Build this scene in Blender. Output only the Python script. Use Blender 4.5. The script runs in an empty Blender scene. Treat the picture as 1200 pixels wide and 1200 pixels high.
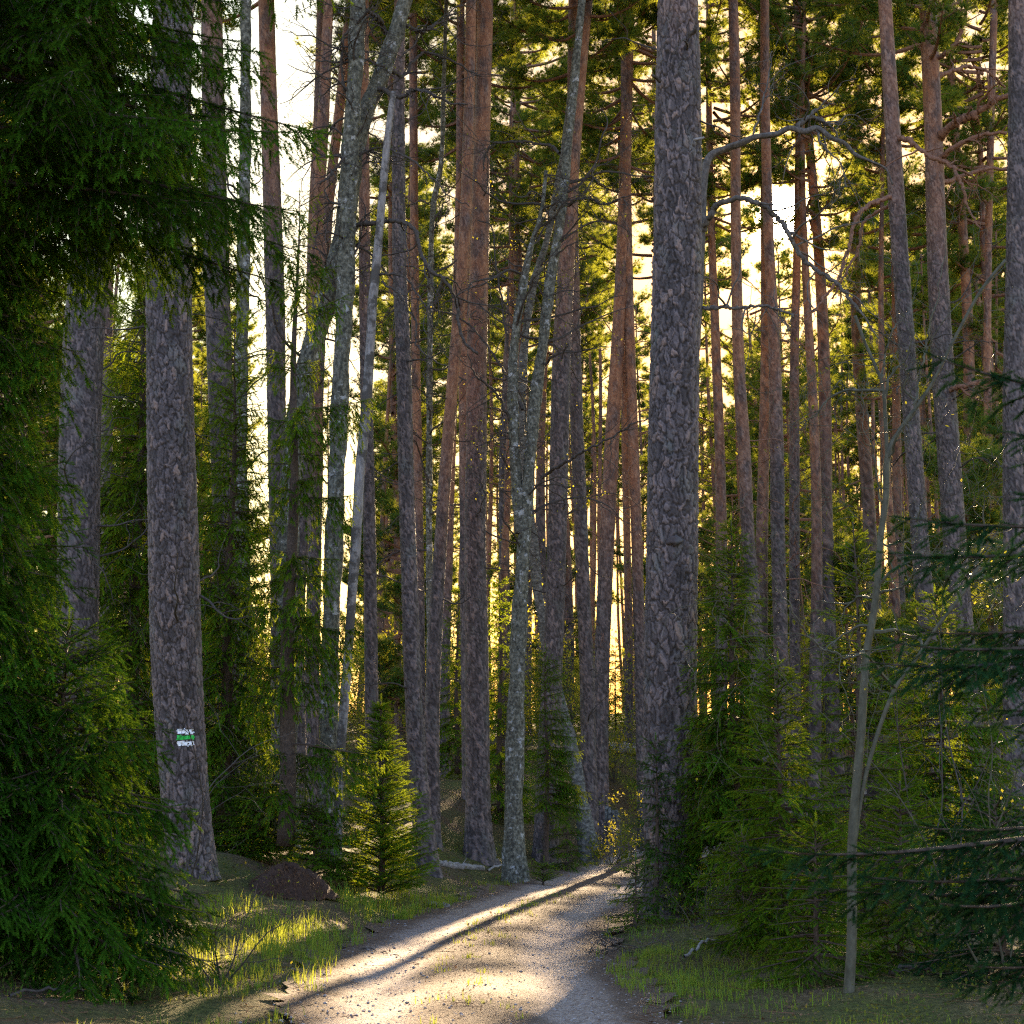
import bpy, math, random
import numpy as np
from math import radians, sin, cos, pi

# ------------------------------------------------------------------ camera, sky, sun, exposure
sc = bpy.context.scene
C = sc.collection
FPX, CAMH = 2000.0, 1.55                       # focal length in px of a 1200 px frame, eye height
PITCH = math.atan(330 / FPX)
cp, sp = cos(PITCH), sin(PITCH)

def ray(px, py):
    u = (px - 600) / FPX; v = (600 - py) / FPX
    return np.array((u, cp - v * sp, sp + v * cp))

def P(px, py, Y):
    d = ray(px, py); s = Y / d[1]
    return np.array((d[0] * s, Y, CAMH + d[2] * s))

def px_m(Y):                                    # metres per pixel at depth Y
    return Y / (cp * FPX)

cam_d = bpy.data.cameras.new('camera'); cam = bpy.data.objects.new('camera', cam_d); C.objects.link(cam)
cam.location = (0, 0, CAMH); cam.rotation_euler = (pi / 2 + PITCH, 0, 0)
cam_d.sensor_width = 36; cam_d.lens = 36 * FPX / 1200
cam_d.clip_start = 0.1; cam_d.clip_end = 5000
cam_d.dof.use_dof = True; cam_d.dof.focus_distance = 22.0; cam_d.dof.aperture_fstop = 7.0
sc.camera = cam

SUN = ray(916, 252); SUN = SUN / np.linalg.norm(SUN)
SUN_EL = math.asin(SUN[2]); SUN_AZ = math.atan2(SUN[0], SUN[1])     # azimuth from +Y towards +X

w = bpy.data.worlds.new("World"); sc.world = w; w.use_nodes = True
nt = w.node_tree; nt.nodes.clear()
def wn(t, **k):
    n = nt.nodes.new(t)
    for a, b in k.items(): setattr(n, a, b)
    return n
sky = wn('ShaderNodeTexSky', sky_type='NISHITA', sun_disc=False)
sky.sun_elevation = SUN_EL; sky.sun_rotation = SUN_AZ
sky.air_density = 2.4; sky.dust_density = 0.4; sky.ozone_density = 1.5
bg = wn('ShaderNodeBackground'); bg.inputs['Strength'].default_value = 0.06
# the sun's own disc and the bright warm air round it
tc = wn('ShaderNodeTexCoord')
dot = wn('ShaderNodeVectorMath', operation='DOT_PRODUCT'); dot.inputs[1].default_value = tuple(SUN)
nt.links.new(tc.outputs['Generated'], dot.inputs[0])
mx = wn('ShaderNodeMath', operation='MAXIMUM'); mx.inputs[1].default_value = 0.0
nt.links.new(dot.outputs['Value'], mx.inputs[0])
# an evening sky: bluer on the side away from the sun
away = wn('ShaderNodeMapRange'); away.inputs['From Min'].default_value = -0.3; away.inputs['From Max'].default_value = 0.75
nt.links.new(dot.outputs['Value'], away.inputs['Value'])
tint = wn('ShaderNodeMix', data_type='RGBA'); tint.inputs[6].default_value = (0.80, 0.95, 1.75, 1); tint.inputs[7].default_value = (1, 1, 1, 1)
nt.links.new(away.outputs[0], tint.inputs[0])
mul = wn('ShaderNodeMix', data_type='RGBA', blend_type='MULTIPLY'); mul.inputs[0].default_value = 1.0
near = wn('ShaderNodeMapRange'); near.inputs['From Min'].default_value = 0.90; near.inputs['From Max'].default_value = 0.995
nt.links.new(dot.outputs['Value'], near.inputs['Value'])
tint2 = wn('ShaderNodeMix', data_type='RGBA'); tint2.inputs[7].default_value = (0.48, 0.33, 0.27, 1)
nt.links.new(near.outputs[0], tint2.inputs[0]); nt.links.new(tint.outputs[2], tint2.inputs[6])
nt.links.new(sky.outputs[0], mul.inputs[6]); nt.links.new(tint2.outputs[2], mul.inputs[7]); nt.links.new(mul.outputs[2], bg.inputs['Color'])
def lobe(power, col, strength):
    p = wn('ShaderNodeMath', operation='POWER'); p.inputs[1].default_value = power
    nt.links.new(mx.outputs[0], p.inputs[0])
    m = wn('ShaderNodeMath', operation='MULTIPLY'); m.inputs[1].default_value = strength
    nt.links.new(p.outputs[0], m.inputs[0])
    b = wn('ShaderNodeBackground'); b.inputs['Color'].default_value = col + (1,)
    nt.links.new(m.outputs[0], b.inputs['Strength'])
    return b
acc = bg
for args in ((700.0, (1.0, 0.58, 0.16), 0.35), (5000.0, (1.0, 0.72, 0.32), 1.2), (38000.0, (1.0, 0.88, 0.66), 40.0)):
    a = wn('ShaderNodeAddShader'); b = lobe(*args)
    nt.links.new(acc.outputs[0], a.inputs[0]); nt.links.new(b.outputs[0], a.inputs[1]); acc = a
out = wn('ShaderNodeOutputWorld'); nt.links.new(acc.outputs[0], out.inputs['Surface'])

sl = bpy.data.lights.new('sun', 'SUN'); sl.energy = 5.0; sl.angle = radians(0.5); sl.color = (1.0, 0.74, 0.44)
so = bpy.data.objects.new('sun', sl); C.objects.link(so)
import mathutils
so.rotation_euler = mathutils.Vector(tuple(-SUN)).to_track_quat('-Z', 'Y').to_euler()

vs = sc.view_settings
vs.view_transform = 'Standard'; vs.look = 'None'; vs.gamma = 1; vs.use_curve_mapping = False
vs.exposure = 2.85
sc.render.engine = 'CYCLES'
sc.cycles.use_denoising = False; sc.cycles.sample_clamp_indirect = 4.0; sc.cycles.sample_clamp_direct = 12.0; sc.cycles.use_adaptive_sampling = False; sc.cycles.pixel_filter_type = 'BLACKMAN_HARRIS'; sc.cycles.filter_width = 1.25
sc.cycles.max_bounces = 8; sc.cycles.transmission_bounces = 6; sc.cycles.diffuse_bounces = 4

# ------------------------------------------------------------------ materials
def material(name):
    m = bpy.data.materials.new(name); m.use_nodes = True
    t = m.node_tree; t.nodes.clear()
    o = t.nodes.new('ShaderNodeOutputMaterial')
    class N: pass
    def n(kind, ins=None, **k):
        x = t.nodes.new(kind)
        for a, b in k.items(): setattr(x, a, b)
        for a, b in (ins or {}).items():
            if isinstance(b, bpy.types.NodeSocket): t.links.new(b, x.inputs[a])
            else: x.inputs[a].default_value = b
        return x
    return m, t, n, o

def ramp(n, fac, stops, interp='LINEAR'):
    r = n('ShaderNodeValToRGB', {'Fac': fac}); e = r.color_ramp.elements
    r.color_ramp.interpolation = interp
    while len(e) < len(stops): e.new(0.5)
    for x, (p_, c_) in zip(e, stops): x.position = p_; x.color = tuple(c_) + (1,)
    return r.outputs['Color']

def mixc(n, fac, a, b, mode='MIX'):
    m = n('ShaderNodeMix', data_type='RGBA', blend_type=mode)
    for i, v in ((0, fac), (6, a), (7, b)):
        if isinstance(v, bpy.types.NodeSocket): m.id_data.links.new(v, m.inputs[i])
        else: m.inputs[i].default_value = v if i == 0 else tuple(v) + (1,)
    return m.outputs[2]

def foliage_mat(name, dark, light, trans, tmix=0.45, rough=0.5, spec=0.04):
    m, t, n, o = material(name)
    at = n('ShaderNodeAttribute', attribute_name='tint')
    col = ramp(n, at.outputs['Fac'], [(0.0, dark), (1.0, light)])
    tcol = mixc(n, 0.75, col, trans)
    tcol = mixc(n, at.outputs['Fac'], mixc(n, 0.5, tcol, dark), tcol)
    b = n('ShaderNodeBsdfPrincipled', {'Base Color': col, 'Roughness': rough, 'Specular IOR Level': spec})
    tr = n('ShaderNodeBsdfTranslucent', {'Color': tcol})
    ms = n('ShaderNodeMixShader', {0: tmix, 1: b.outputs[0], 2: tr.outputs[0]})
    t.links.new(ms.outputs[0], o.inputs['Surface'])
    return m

M = {}
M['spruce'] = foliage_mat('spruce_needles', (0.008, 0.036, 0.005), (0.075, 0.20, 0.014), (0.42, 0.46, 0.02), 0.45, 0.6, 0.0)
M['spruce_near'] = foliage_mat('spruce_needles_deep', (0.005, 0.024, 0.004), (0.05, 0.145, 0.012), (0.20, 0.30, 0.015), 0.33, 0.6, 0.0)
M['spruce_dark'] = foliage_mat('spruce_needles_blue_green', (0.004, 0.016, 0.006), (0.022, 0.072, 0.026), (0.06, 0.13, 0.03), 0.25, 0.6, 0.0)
M['pine'] = foliage_mat('pine_needles', (0.018, 0.062, 0.020), (0.045, 0.13, 0.034), (0.50, 0.48, 0.03), 0.45, 0.6, 0.0)
M['leaf'] = foliage_mat('spring_leaves', (0.07, 0.13, 0.015), (0.16, 0.22, 0.02), (0.70, 0.55, 0.04), 0.55)
M['grass'] = foliage_mat('grass_blades', (0.12, 0.11, 0.035), (0.09, 0.24, 0.025), (0.55, 0.55, 0.05), 0.5, 0.5)
M['herb'] = foliage_mat('undergrowth_leaves', (0.022, 0.05, 0.010), (0.11, 0.15, 0.025), (0.40, 0.32, 0.05), 0.45)
M['litter'] = foliage_mat('dead_leaves', (0.07, 0.035, 0.018), (0.24, 0.13, 0.07), (0.3, 0.16, 0.06), 0.15, 0.7)

def bark_pine():
    m, t, n, o = material('pine_bark')
    cr = n('ShaderNodeAttribute', attribute_name='crack').outputs['Fac']
    ce = n('ShaderNodeAttribute', attribute_name='cell').outputs['Fac']
    og = n('ShaderNodeAttribute', attribute_name='orange').outputs['Fac']
    co = n('ShaderNodeTexCoord').outputs['Object']
    mp = n('ShaderNodeMapping', {'Vector': co, 'Scale': (1, 1, 0.45)}).outputs[0]
    no = n('ShaderNodeTexNoise', {'Vector': mp, 'Scale': 60.0, 'Detail': 5.0, 'Roughness': 0.7}).outputs['Fac']
    nb = n('ShaderNodeTexNoise', {'Vector': mp, 'Scale': 5.0, 'Detail': 3.0}).outputs['Fac']
    plate = ramp(n, ce, [(0.15, (0.055, 0.042, 0.038)), (0.45, (0.11, 0.085, 0.08)), (0.7, (0.19, 0.145, 0.135)), (0.9, (0.27, 0.18, 0.14))])
    plate = mixc(n, ramp(n, no, [(0.3, (0, 0, 0)), (0.7, (1, 1, 1))]), mixc(n, 1.0, plate, (0.72, 0.72, 0.74), 'MULTIPLY'), plate)
    lich = ramp(n, nb, [(0.55, (0, 0, 0)), (0.72, (0.6, 0.6, 0.6))])
    plate = mixc(n, lich, plate, (0.13, 0.13, 0.115))
    grey = mixc(n, cr, (0.028, 0.02, 0.017), plate)
    org = ramp(n, ce, [(0.0, (0.20, 0.088, 0.045)), (0.5, (0.32, 0.15, 0.078)), (1.0, (0.43, 0.24, 0.145))])
    org = mixc(n, ramp(n, no, [(0.35, (0, 0, 0)), (0.65, (1, 1, 1))]), mixc(n, 1.0, org, (0.68, 0.6, 0.55), 'MULTIPLY'), org)
    org = mixc(n, ramp(n, cr, [(0.0, (0, 0, 0)), (0.6, (1, 1, 1))]), (0.17, 0.065, 0.035), org)
    pt = ramp(n, nb, [(0.36, (0.25, 0.25, 0.25)), (0.56, (1, 1, 1))]); og2 = n('ShaderNodeMath', {0: og, 1: pt}, operation='MULTIPLY').outputs[0]
    col = mixc(n, og2, grey, org)
    bu = n('ShaderNodeBump', {'Height': no, 'Strength': 0.5, 'Distance': 0.012})
    b = n('ShaderNodeBsdfPrincipled', {'Base Color': col, 'Roughness': 0.75, 'Specular IOR Level': 0.35, 'Normal': bu.outputs[0]})
    t.links.new(b.outputs[0], o.inputs['Surface']); return m
M['bark'] = bark_pine()

def bark_noise(name, stops, sc_=(1, 1, 0.35), scale=22.0, bump=0.7, spots=None, rough=0.8):
    m, t, n, o = material(name)
    co = n('ShaderNodeTexCoord').outputs['Object']
    mp = n('ShaderNodeMapping', {'Vector': co, 'Scale': sc_}).outputs[0]
    no = n('ShaderNodeTexNoise', {'Vector': mp, 'Scale': scale, 'Detail': 6.0, 'Roughness': 0.68}).outputs['Fac']
    col = ramp(n, no, stops)
    if spots:
        s2 = n('ShaderNodeTexNoise', {'Vector': co, 'Scale': spots[0], 'Detail': 4.0, 'Roughness': 0.7}).outputs['Fac']
        col = mixc(n, ramp(n, s2, [(spots[1], (0, 0, 0)), (spots[1] + 0.07, (1, 1, 1))]), col, spots[2])
    bu = n('ShaderNodeBump', {'Height': no, 'Strength': bump, 'Distance': 0.015})
    b = n('ShaderNodeBsdfPrincipled', {'Base Color': col, 'Roughness': rough, 'Specular IOR Level': 0.12, 'Normal': bu.outputs[0]})
    t.links.new(b.outputs[0], o.inputs['Surface']); return m
M['alder'] = bark_noise('lichened_alder_bark', [(0.34, (0.03, 0.028, 0.024)), (0.5, (0.10, 0.096, 0.072)), (0.66, (0.23, 0.22, 0.175))], (1, 1, 0.8), 20, 1.0, (7, 0.58, (0.36, 0.355, 0.34)))
M['birch'] = bark_noise('birch_bark', [(0.36, (0.08, 0.07, 0.06)), (0.46, (0.45, 0.44, 0.42)), (0.6, (0.62, 0.60, 0.58))], (0.5, 0.5, 1.6), 14, 0.4, (6, 0.62, (0.10, 0.09, 0.08)))
M['birch_grey'] = bark_noise('lichened_birch_bark', [(0.36, (0.04, 0.036, 0.032)), (0.5, (0.11, 0.108, 0.095)), (0.66, (0.24, 0.235, 0.215))], (0.7, 0.7, 1.2), 16, 0.6, (5, 0.6, (0.10, 0.10, 0.08)))
M['dead'] = bark_noise('barkless_grey_wood', [(0.3, (0.13, 0.115, 0.105)), (0.55, (0.28, 0.255, 0.24)), (0.75, (0.38, 0.355, 0.34))], (1, 1, 0.12), 30, 0.4, (7, 0.66, (0.12, 0.10, 0.09)))
M['snag'] = bark_noise('weathered_snag_wood', [(0.3, (0.045, 0.038, 0.033)), (0.55, (0.12, 0.105, 0.092)), (0.75, (0.21, 0.19, 0.165))], (1, 1, 0.5), 22, 0.9)
M['pale'] = bark_noise('half_peeled_pale_bark', [(0.3, (0.12, 0.105, 0.095)), (0.55, (0.26, 0.235, 0.22)), (0.75, (0.38, 0.355, 0.335))], (1, 1, 0.3), 24, 0.8, (2.6, 0.47, (0.085, 0.075, 0.066)))
M['twig'] = bark_noise('dead_twig_bark', [(0.3, (0.03, 0.024, 0.02)), (0.6, (0.085, 0.07, 0.06)), (0.8, (0.13, 0.125, 0.105))], (1, 1, 1), 30, 0.5)
M['twig_red'] = bark_noise('red_brown_limb_bark', [(0.3, (0.10, 0.05, 0.035)), (0.6, (0.27, 0.14, 0.09)), (0.8, (0.34, 0.22, 0.16))], (1, 1, 1), 26, 0.6)
M['spruce_bark'] = bark_noise('spruce_bark', [(0.3, (0.03, 0.022, 0.018)), (0.6, (0.09, 0.065, 0.05)), (0.8, (0.14, 0.12, 0.1))], (1, 1, 0.6), 40, 0.8)
M['sapling'] = bark_noise('smooth_sapling_bark', [(0.3, (0.045, 0.042, 0.028)), (0.55, (0.085, 0.08, 0.055)), (0.8, (0.15, 0.145, 0.105))], (1, 1, 0.5), 18, 0.25, (30, 0.68, (0.08, 0.07, 0.05)), 0.6)
M['ant'] = bark_noise('ant_hill_needles', [(0.3, (0.022, 0.012, 0.008)), (0.55, (0.065, 0.036, 0.025)), (0.75, (0.12, 0.07, 0.05))], (1, 1, 1), 60, 1.0)
M['log'] = bark_noise('fallen_log_bark', [(0.3, (0.10, 0.085, 0.075)), (0.55, (0.27, 0.24, 0.22)), (0.75, (0.42, 0.40, 0.37))], (0.3, 1, 1), 20, 0.6)
M['stone'] = bark_noise('pebble_stone', [(0.3, (0.14, 0.12, 0.115)), (0.55, (0.30, 0.26, 0.25)), (0.75, (0.44, 0.40, 0.38))], (1, 1, 1), 9, 0.1)

def paint(name, col):
    m, t, n, o = material(name)
    co = n('ShaderNodeTexCoord').outputs['Object']
    no = n('ShaderNodeTexNoise', {'Vector': co, 'Scale': 45.0, 'Detail': 4.0}).outputs['Fac']
    c_ = ramp(n, no, [(0.3, tuple(0.7 * x for x in col)), (0.55, col)])
    b = n('ShaderNodeBsdfPrincipled', {'Base Color': c_, 'Roughness': 0.5})
    t.links.new(b.outputs[0], o.inputs['Surface']); return m
M['white'] = paint('white_paint', (0.92, 0.92, 0.94)); M['green'] = paint('green_paint', (0.01, 0.52, 0.06))

def ground_mat():
    m, t, n, o = material('forest_floor')
    co = n('ShaderNodeTexCoord').outputs['Object']
    n1 = n('ShaderNodeTexNoise', {'Vector': co, 'Scale': 0.55, 'Detail': 5.0, 'Roughness': 0.6}).outputs['Fac']
    n2 = n('ShaderNodeTexNoise', {'Vector': co, 'Scale': 18.0, 'Detail': 6.0, 'Roughness': 0.75}).outputs['Fac']
    n3 = n('ShaderNodeTexVoronoi', {'Vector': co, 'Scale': 45.0}).outputs['Distance']
    moss = ramp(n, n2, [(0.3, (0.03, 0.034, 0.010)), (0.5, (0.10, 0.105, 0.028)), (0.72, (0.20, 0.17, 0.045))])
    lit = ramp(n, n2, [(0.3, (0.04, 0.026, 0.014)), (0.5, (0.13, 0.085, 0.045)), (0.72, (0.25, 0.17, 0.10))])
    col = mixc(n, ramp(n, n1, [(0.42, (0, 0, 0)), (0.58, (1, 1, 1))]), moss, lit)
    h = n('ShaderNodeMath', {0: n2, 1: n3}, operation='ADD').outputs[0]
    bu = n('ShaderNodeBump', {'Height': h, 'Strength': 1.0, 'Distance': 0.05})
    b = n('ShaderNodeBsdfPrincipled', {'Base Color': col, 'Roughness': 0.9, 'Specular IOR Level': 0.15, 'Normal': bu.outputs[0]})
    t.links.new(b.outputs[0], o.inputs['Surface']); return m
M['ground'] = ground_mat()

def road_mat():
    m, t, n, o = material('gravel_road')
    co = n('ShaderNodeTexCoord').outputs['Object']
    ac = n('ShaderNodeAttribute', attribute_name='across').outputs['Fac']      # 0 wheel track, 1 centre strip or verge
    n1 = n('ShaderNodeTexNoise', {'Vector': co, 'Scale': 2.2, 'Detail': 5.0, 'Roughness': 0.65}).outputs['Fac']
    n2 = n('ShaderNodeTexNoise', {'Vector': co, 'Scale': 45.0, 'Detail': 5.0, 'Roughness': 0.75}).outputs['Fac']
    vo = n('ShaderNodeTexVoronoi', {'Vector': co, 'Scale': 42.0})
    ped = ramp(n, vo.outputs['Color'], [(0.2, (0.14, 0.092, 0.072)), (0.5, (0.28, 0.205, 0.17)), (0.85, (0.45, 0.37, 0.325))])
    track = mixc(n, 0.55, ramp(n, n2, [(0.3, (0.17, 0.115, 0.09)), (0.7, (0.36, 0.27, 0.225))]), ped)
    soil = ramp(n, n2, [(0.3, (0.03, 0.018, 0.012)), (0.5, (0.10, 0.058, 0.038)), (0.7, (0.22, 0.145, 0.105))])
    a2 = n('ShaderNodeMath', {0: ac, 1: n1}, operation='ADD').outputs[0]
    a3 = n('ShaderNodeMath', {0: a2, 1: n2}, operation='ADD').outputs[0]
    col = mixc(n, ramp(n, n('ShaderNodeMath', {0: a3, 1: 0.5}, operation='MULTIPLY').outputs[0], [(0.58, (0, 0, 0)), (0.82, (1, 1, 1))]), track, soil)
    h = n('ShaderNodeMath', {0: n2, 1: vo.outputs['Distance']}, operation='SUBTRACT').outputs[0]
    bu = n('ShaderNodeBump', {'Height': h, 'Strength': 0.9, 'Distance': 0.022})
    b = n('ShaderNodeBsdfPrincipled', {'Base Color': col, 'Roughness': 0.85, 'Specular IOR Level': 0.3, 'Normal': bu.outputs[0]})
    t.links.new(b.outputs[0], o.inputs['Surface']); return m
M['road'] = road_mat()

# ------------------------------------------------------------------ mesh helpers
def unit(v):
    return v / (np.linalg.norm(v, axis=-1, keepdims=True) + 1e-12)

class MB:
    """collects triangles and quads in numpy arrays; build() links them as one mesh object"""
    def __init__(s): s.v = []; s.f = []; s.m = []; s.a = {}; s.n = 0
    def add(s, v, f, mat=0, **attrs):
        v = np.asarray(v, dtype=np.float32).reshape(-1, 3); f = np.asarray(f, dtype=np.int32)
        s.v.append(v); s.f.append(f + s.n); s.m.append(np.full(len(f), mat, dtype=np.int32))
        for k in set(s.a) | set(attrs):
            lst = s.a.setdefault(k, [])
            have = sum(len(x) for x in lst)
            if have < s.n: lst.append(np.zeros(s.n - have, np.float32))
            x = attrs.get(k, 0.0)
            lst.append(np.broadcast_to(np.asarray(x, np.float32), (len(v),)).copy())
        s.n += len(v)
    def cap(s, k, mat):
        f = np.stack([np.zeros(k - 2, int), np.arange(1, k - 1), np.arange(2, k)], -1) + s.n - k
        s.f.append(f.astype(np.int32)); s.m.append(np.full(len(f), mat, dtype=np.int32))
    def merge(s, o, mat):
        n0 = s.n; s.add(np.concatenate(o.v), np.zeros((0, 3), np.int32), mat)
        for f in o.f: s.f.append(f + n0); s.m.append(np.full(len(f), mat, dtype=np.int32))
    def shift(s, d):
        s.v = [v + np.asarray(d, np.float32) for v in s.v]; return s
    def mesh(s, name, mats, smooth=True):
        me = bpy.data.meshes.new(name)
        if s.n:
            v = np.concatenate(s.v)
            sizes = np.concatenate([np.full(len(f), f.shape[1], np.int32) for f in s.f])
            loops = np.concatenate([f.ravel() for f in s.f])
            starts = np.concatenate([[0], np.cumsum(sizes)[:-1]]).astype(np.int32)
            me.vertices.add(len(v)); me.vertices.foreach_set('co', v.ravel())
            me.loops.add(len(loops)); me.loops.foreach_set('vertex_index', loops)
            me.polygons.add(len(sizes)); me.polygons.foreach_set('loop_start', starts)
            me.polygons.foreach_set('material_index', np.concatenate(s.m))
            me.polygons.foreach_set('use_smooth', np.full(len(sizes), smooth))
            for k, lst in s.a.items():
                at = me.attributes.new(k, 'FLOAT', 'POINT'); at.data.foreach_set('value', np.concatenate(lst))
            me.update(calc_edges=True)
        for m in (mats if isinstance(mats, (list, tuple)) else [mats]): me.materials.append(m)
        return me

def link(name, me, parent=None, loc=None):
    o = bpy.data.objects.new(name, me); C.objects.link(o)
    if parent is not None: o.parent = parent
    if loc is not None: o.location = tuple(loc)
    return o

def thing(name, label, cat, loc=(0, 0, 0), group=None):
    o = bpy.data.objects.new(name, None); C.objects.link(o); o.location = tuple(float(x) for x in loc)
    o.empty_display_size = 0.2
    o['label'] = label; o['category'] = cat
    if group: o['group'] = group
    return o

def tag(o, label, cat, group=None):
    o['label'] = label; o['category'] = cat
    if group: o['group'] = group
    return o

def catmull(pts, n):
    """resample a control polyline (k,d) to n points, smooth"""
    pts = np.asarray(pts, float); k = len(pts)
    if k == 2:
        t = np.linspace(0, 1, n)[:, None]; return pts[0] * (1 - t) + pts[1] * t
    seg = np.linalg.norm(np.diff(pts[:, :3], axis=0), axis=1); cum = np.concatenate([[0], np.cumsum(seg)])
    m = np.empty_like(pts)
    for i in range(k):
        a, b = max(i - 1, 0), min(i + 1, k - 1)
        m[i] = (pts[b] - pts[a]) / max(cum[b] - cum[a], 1e-6)
    s_ = np.linspace(0, cum[-1], n); idx = np.clip(np.searchsorted(cum, s_, side='right') - 1, 0, k - 2)
    h = cum[idx + 1] - cum[idx]; t = ((s_ - cum[idx]) / h)[:, None]; h = h[:, None]
    return ((2 * t**3 - 3 * t**2 + 1) * pts[idx] + (t**3 - 2 * t**2 + t) * h * m[idx]
            + (-2 * t**3 + 3 * t**2) * pts[idx + 1] + (t**3 - t**2) * h * m[idx + 1])

def frames(p):
    t = unit(np.gradient(p, axis=0))
    ref = np.array((0.0, 1.0, 0.0)) if abs(t[:, 1]).mean() < 0.8 else np.array((1.0, 0.0, 0.0))
    s_ = unit(np.cross(t, ref)); b = np.cross(s_, t)
    return t, s_, b

def tube(mb, pts, rad, sides=6, mat=0, **attrs):
    p = np.asarray(pts, float); r = np.asarray(rad, float); n = len(p)
    t, s_, b = frames(p)
    a = np.arange(sides) * 2 * pi / sides
    v = p[:, None] + r[:, None, None] * (np.cos(a)[None, :, None] * s_[:, None] + np.sin(a)[None, :, None] * b[:, None])
    i = np.arange(n - 1)[:, None] * sides; j = np.arange(sides)[None]; j2 = (j + 1) % sides
    f = np.stack([i + j, i + j2, i + sides + j2, i + sides + j], -1).reshape(-1, 4)
    mb.add(v.reshape(-1, 3), f, mat, **attrs); mb.cap(sides, mat)

def worley(u, v, nu, rng):
    nv = int(v.max()) + 4
    jx = rng.random((nu, nv)) * 0.85 + 0.07; jy = rng.random((nu, nv)) * 0.85 + 0.07; val = rng.random((nu, nv))
    iu = np.floor(u).astype(int); iv = np.floor(v).astype(int)
    f1 = np.full(u.shape, 9.0); f2 = np.full(u.shape, 9.0); cv = np.zeros(u.shape)
    for du in (-1, 0, 1):
        for dv in (-1, 0, 1):
            cu = iu + du; cw = np.clip(iv + dv, -1, nv - 2) + 1; cm = cu % nu
            d = (cu + jx[cm, cw] - u) ** 2 + (iv + dv + jy[cm, cw] - v) ** 2
            near = d < f1
            f2 = np.where(near, f1, np.minimum(f2, d)); cv = np.where(near, val[cm, cw], cv); f1 = np.where(near, d, f1)
    return np.sqrt(f1), np.sqrt(f2), cv

def vnoise(u, v, nu, rng):
    """smooth noise in -1..1, periodic in u"""
    nv = int(v.max()) + 3; g = rng.uniform(-1, 1, (nu, nv)); iu = np.floor(u).astype(int); iv = np.clip(np.floor(v).astype(int), 0, nv - 2)
    a = u - iu; b = np.clip(v - iv, 0, 1); a = a * a * (3 - 2 * a); b = b * b * (3 - 2 * b); i0 = iu % nu; i1 = (iu + 1) % nu
    return (g[i0, iv] * (1 - a) + g[i1, iv] * a) * (1 - b) + (g[i0, iv + 1] * (1 - a) + g[i1, iv + 1] * a) * b
def bark_tube(mb, ctrl, step_u, step_v, rng, orange=(99, 100), plate=(0.05, 0.12), depth=0.014, flare=0.5, mat=0, lobes=5, rough=0.0):
    """a trunk with plated bark: ctrl rows (x,y,z,r); orange bark between the two heights"""
    ctrl = np.asarray(ctrl, float)
    L = np.linalg.norm(np.diff(ctrl[:, :3], axis=0), axis=1).sum()
    n = max(6, int(L / step_v)); q = catmull(ctrl, n); p = q[:, :3]; r = np.maximum(q[:, 3], 0.012)
    R = r.mean(); sides = int(np.clip(2 * pi * R / step_u, 8, 160))
    t, s_, b = frames(p)
    ang = np.arange(sides) * 2 * pi / sides
    A, V = np.meshgrid(ang, np.linspace(0, L, n))
    nu = max(4, int(2 * pi * R / plate[0]))
    u0 = A / (2 * pi) * nu; v0 = V / plate[1]
    w1, w2 = vnoise(u0, v0, nu, rng), vnoise(u0, v0, nu, rng); w3, w4 = vnoise(u0 * 3, v0 * 3, nu * 3, rng), vnoise(u0 * 3, v0 * 3, nu * 3, rng)
    u = u0 + 0.38 * w1 + 0.16 * w3; v = v0 + 0.55 * w2 + 0.22 * w4 + 2
    f1, f2, cell = worley(u % nu, v, nu, rng)
    e = f2 - f1; crack = np.clip((e - 0.02 - 0.08 * np.abs(w3)) / 0.15, 0, 1); crack = crack * crack * (3 - 2 * crack)
    g1, g2, cell2 = worley((u * 3) % (nu * 3), v * 2.2, nu * 3, rng)
    flake = np.clip((g2 - g1) / 0.25, 0, 1); cell = np.clip(cell * 0.5 + cell2 * 0.5, 0, 1); crack = crack * (0.5 + 0.5 * flake)
    hgt = p[:, 2] - p[0, 2]
    z = p[:, 2][:, None] + 0.25 * np.sin(A * 2 + V) + 0.5 * (cell - 0.5)
    og = np.clip((z - orange[0]) / (orange[1] - orange[0]), 0, 1)
    disp = (crack * depth + (cell2 - 0.5) * depth * 0.55 + (cell - 0.5) * depth * 0.4) * (1 - 0.75 * og)
    if rough: disp = disp + rough * (np.sin(A * 2 + V * 3.1) + 0.6 * np.sin(A * 3 - V * 7.3) + 0.4 * np.sin(A * 5 + V * 13))
    fl = np.exp(-hgt / 0.22)[:, None] * flare
    ph = rng.random() * 6
    rr = r[:, None] * (1 + fl + fl * 0.5 * np.cos(lobes * A + ph) + 0.02 * np.sin(2 * A + V * 0.8) + 0.015 * np.sin(3 * A - V * 1.7)) + disp * np.minimum(1, r[:, None] / 0.12)
    vv = p[:, None] + rr[..., None] * (np.cos(A)[..., None] * s_[:, None] + np.sin(A)[..., None] * b[:, None])
    i = np.arange(n - 1)[:, None] * sides; j = np.arange(sides)[None]; j2 = (j + 1) % sides
    f = np.stack([i + j, i + j2, i + sides + j2, i + sides + j], -1).reshape(-1, 4)
    mb.add(vv.reshape(-1, 3), f, mat, crack=crack.ravel(), cell=cell.ravel(), orange=og.ravel())
    mb.cap(sides, mat)

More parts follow.
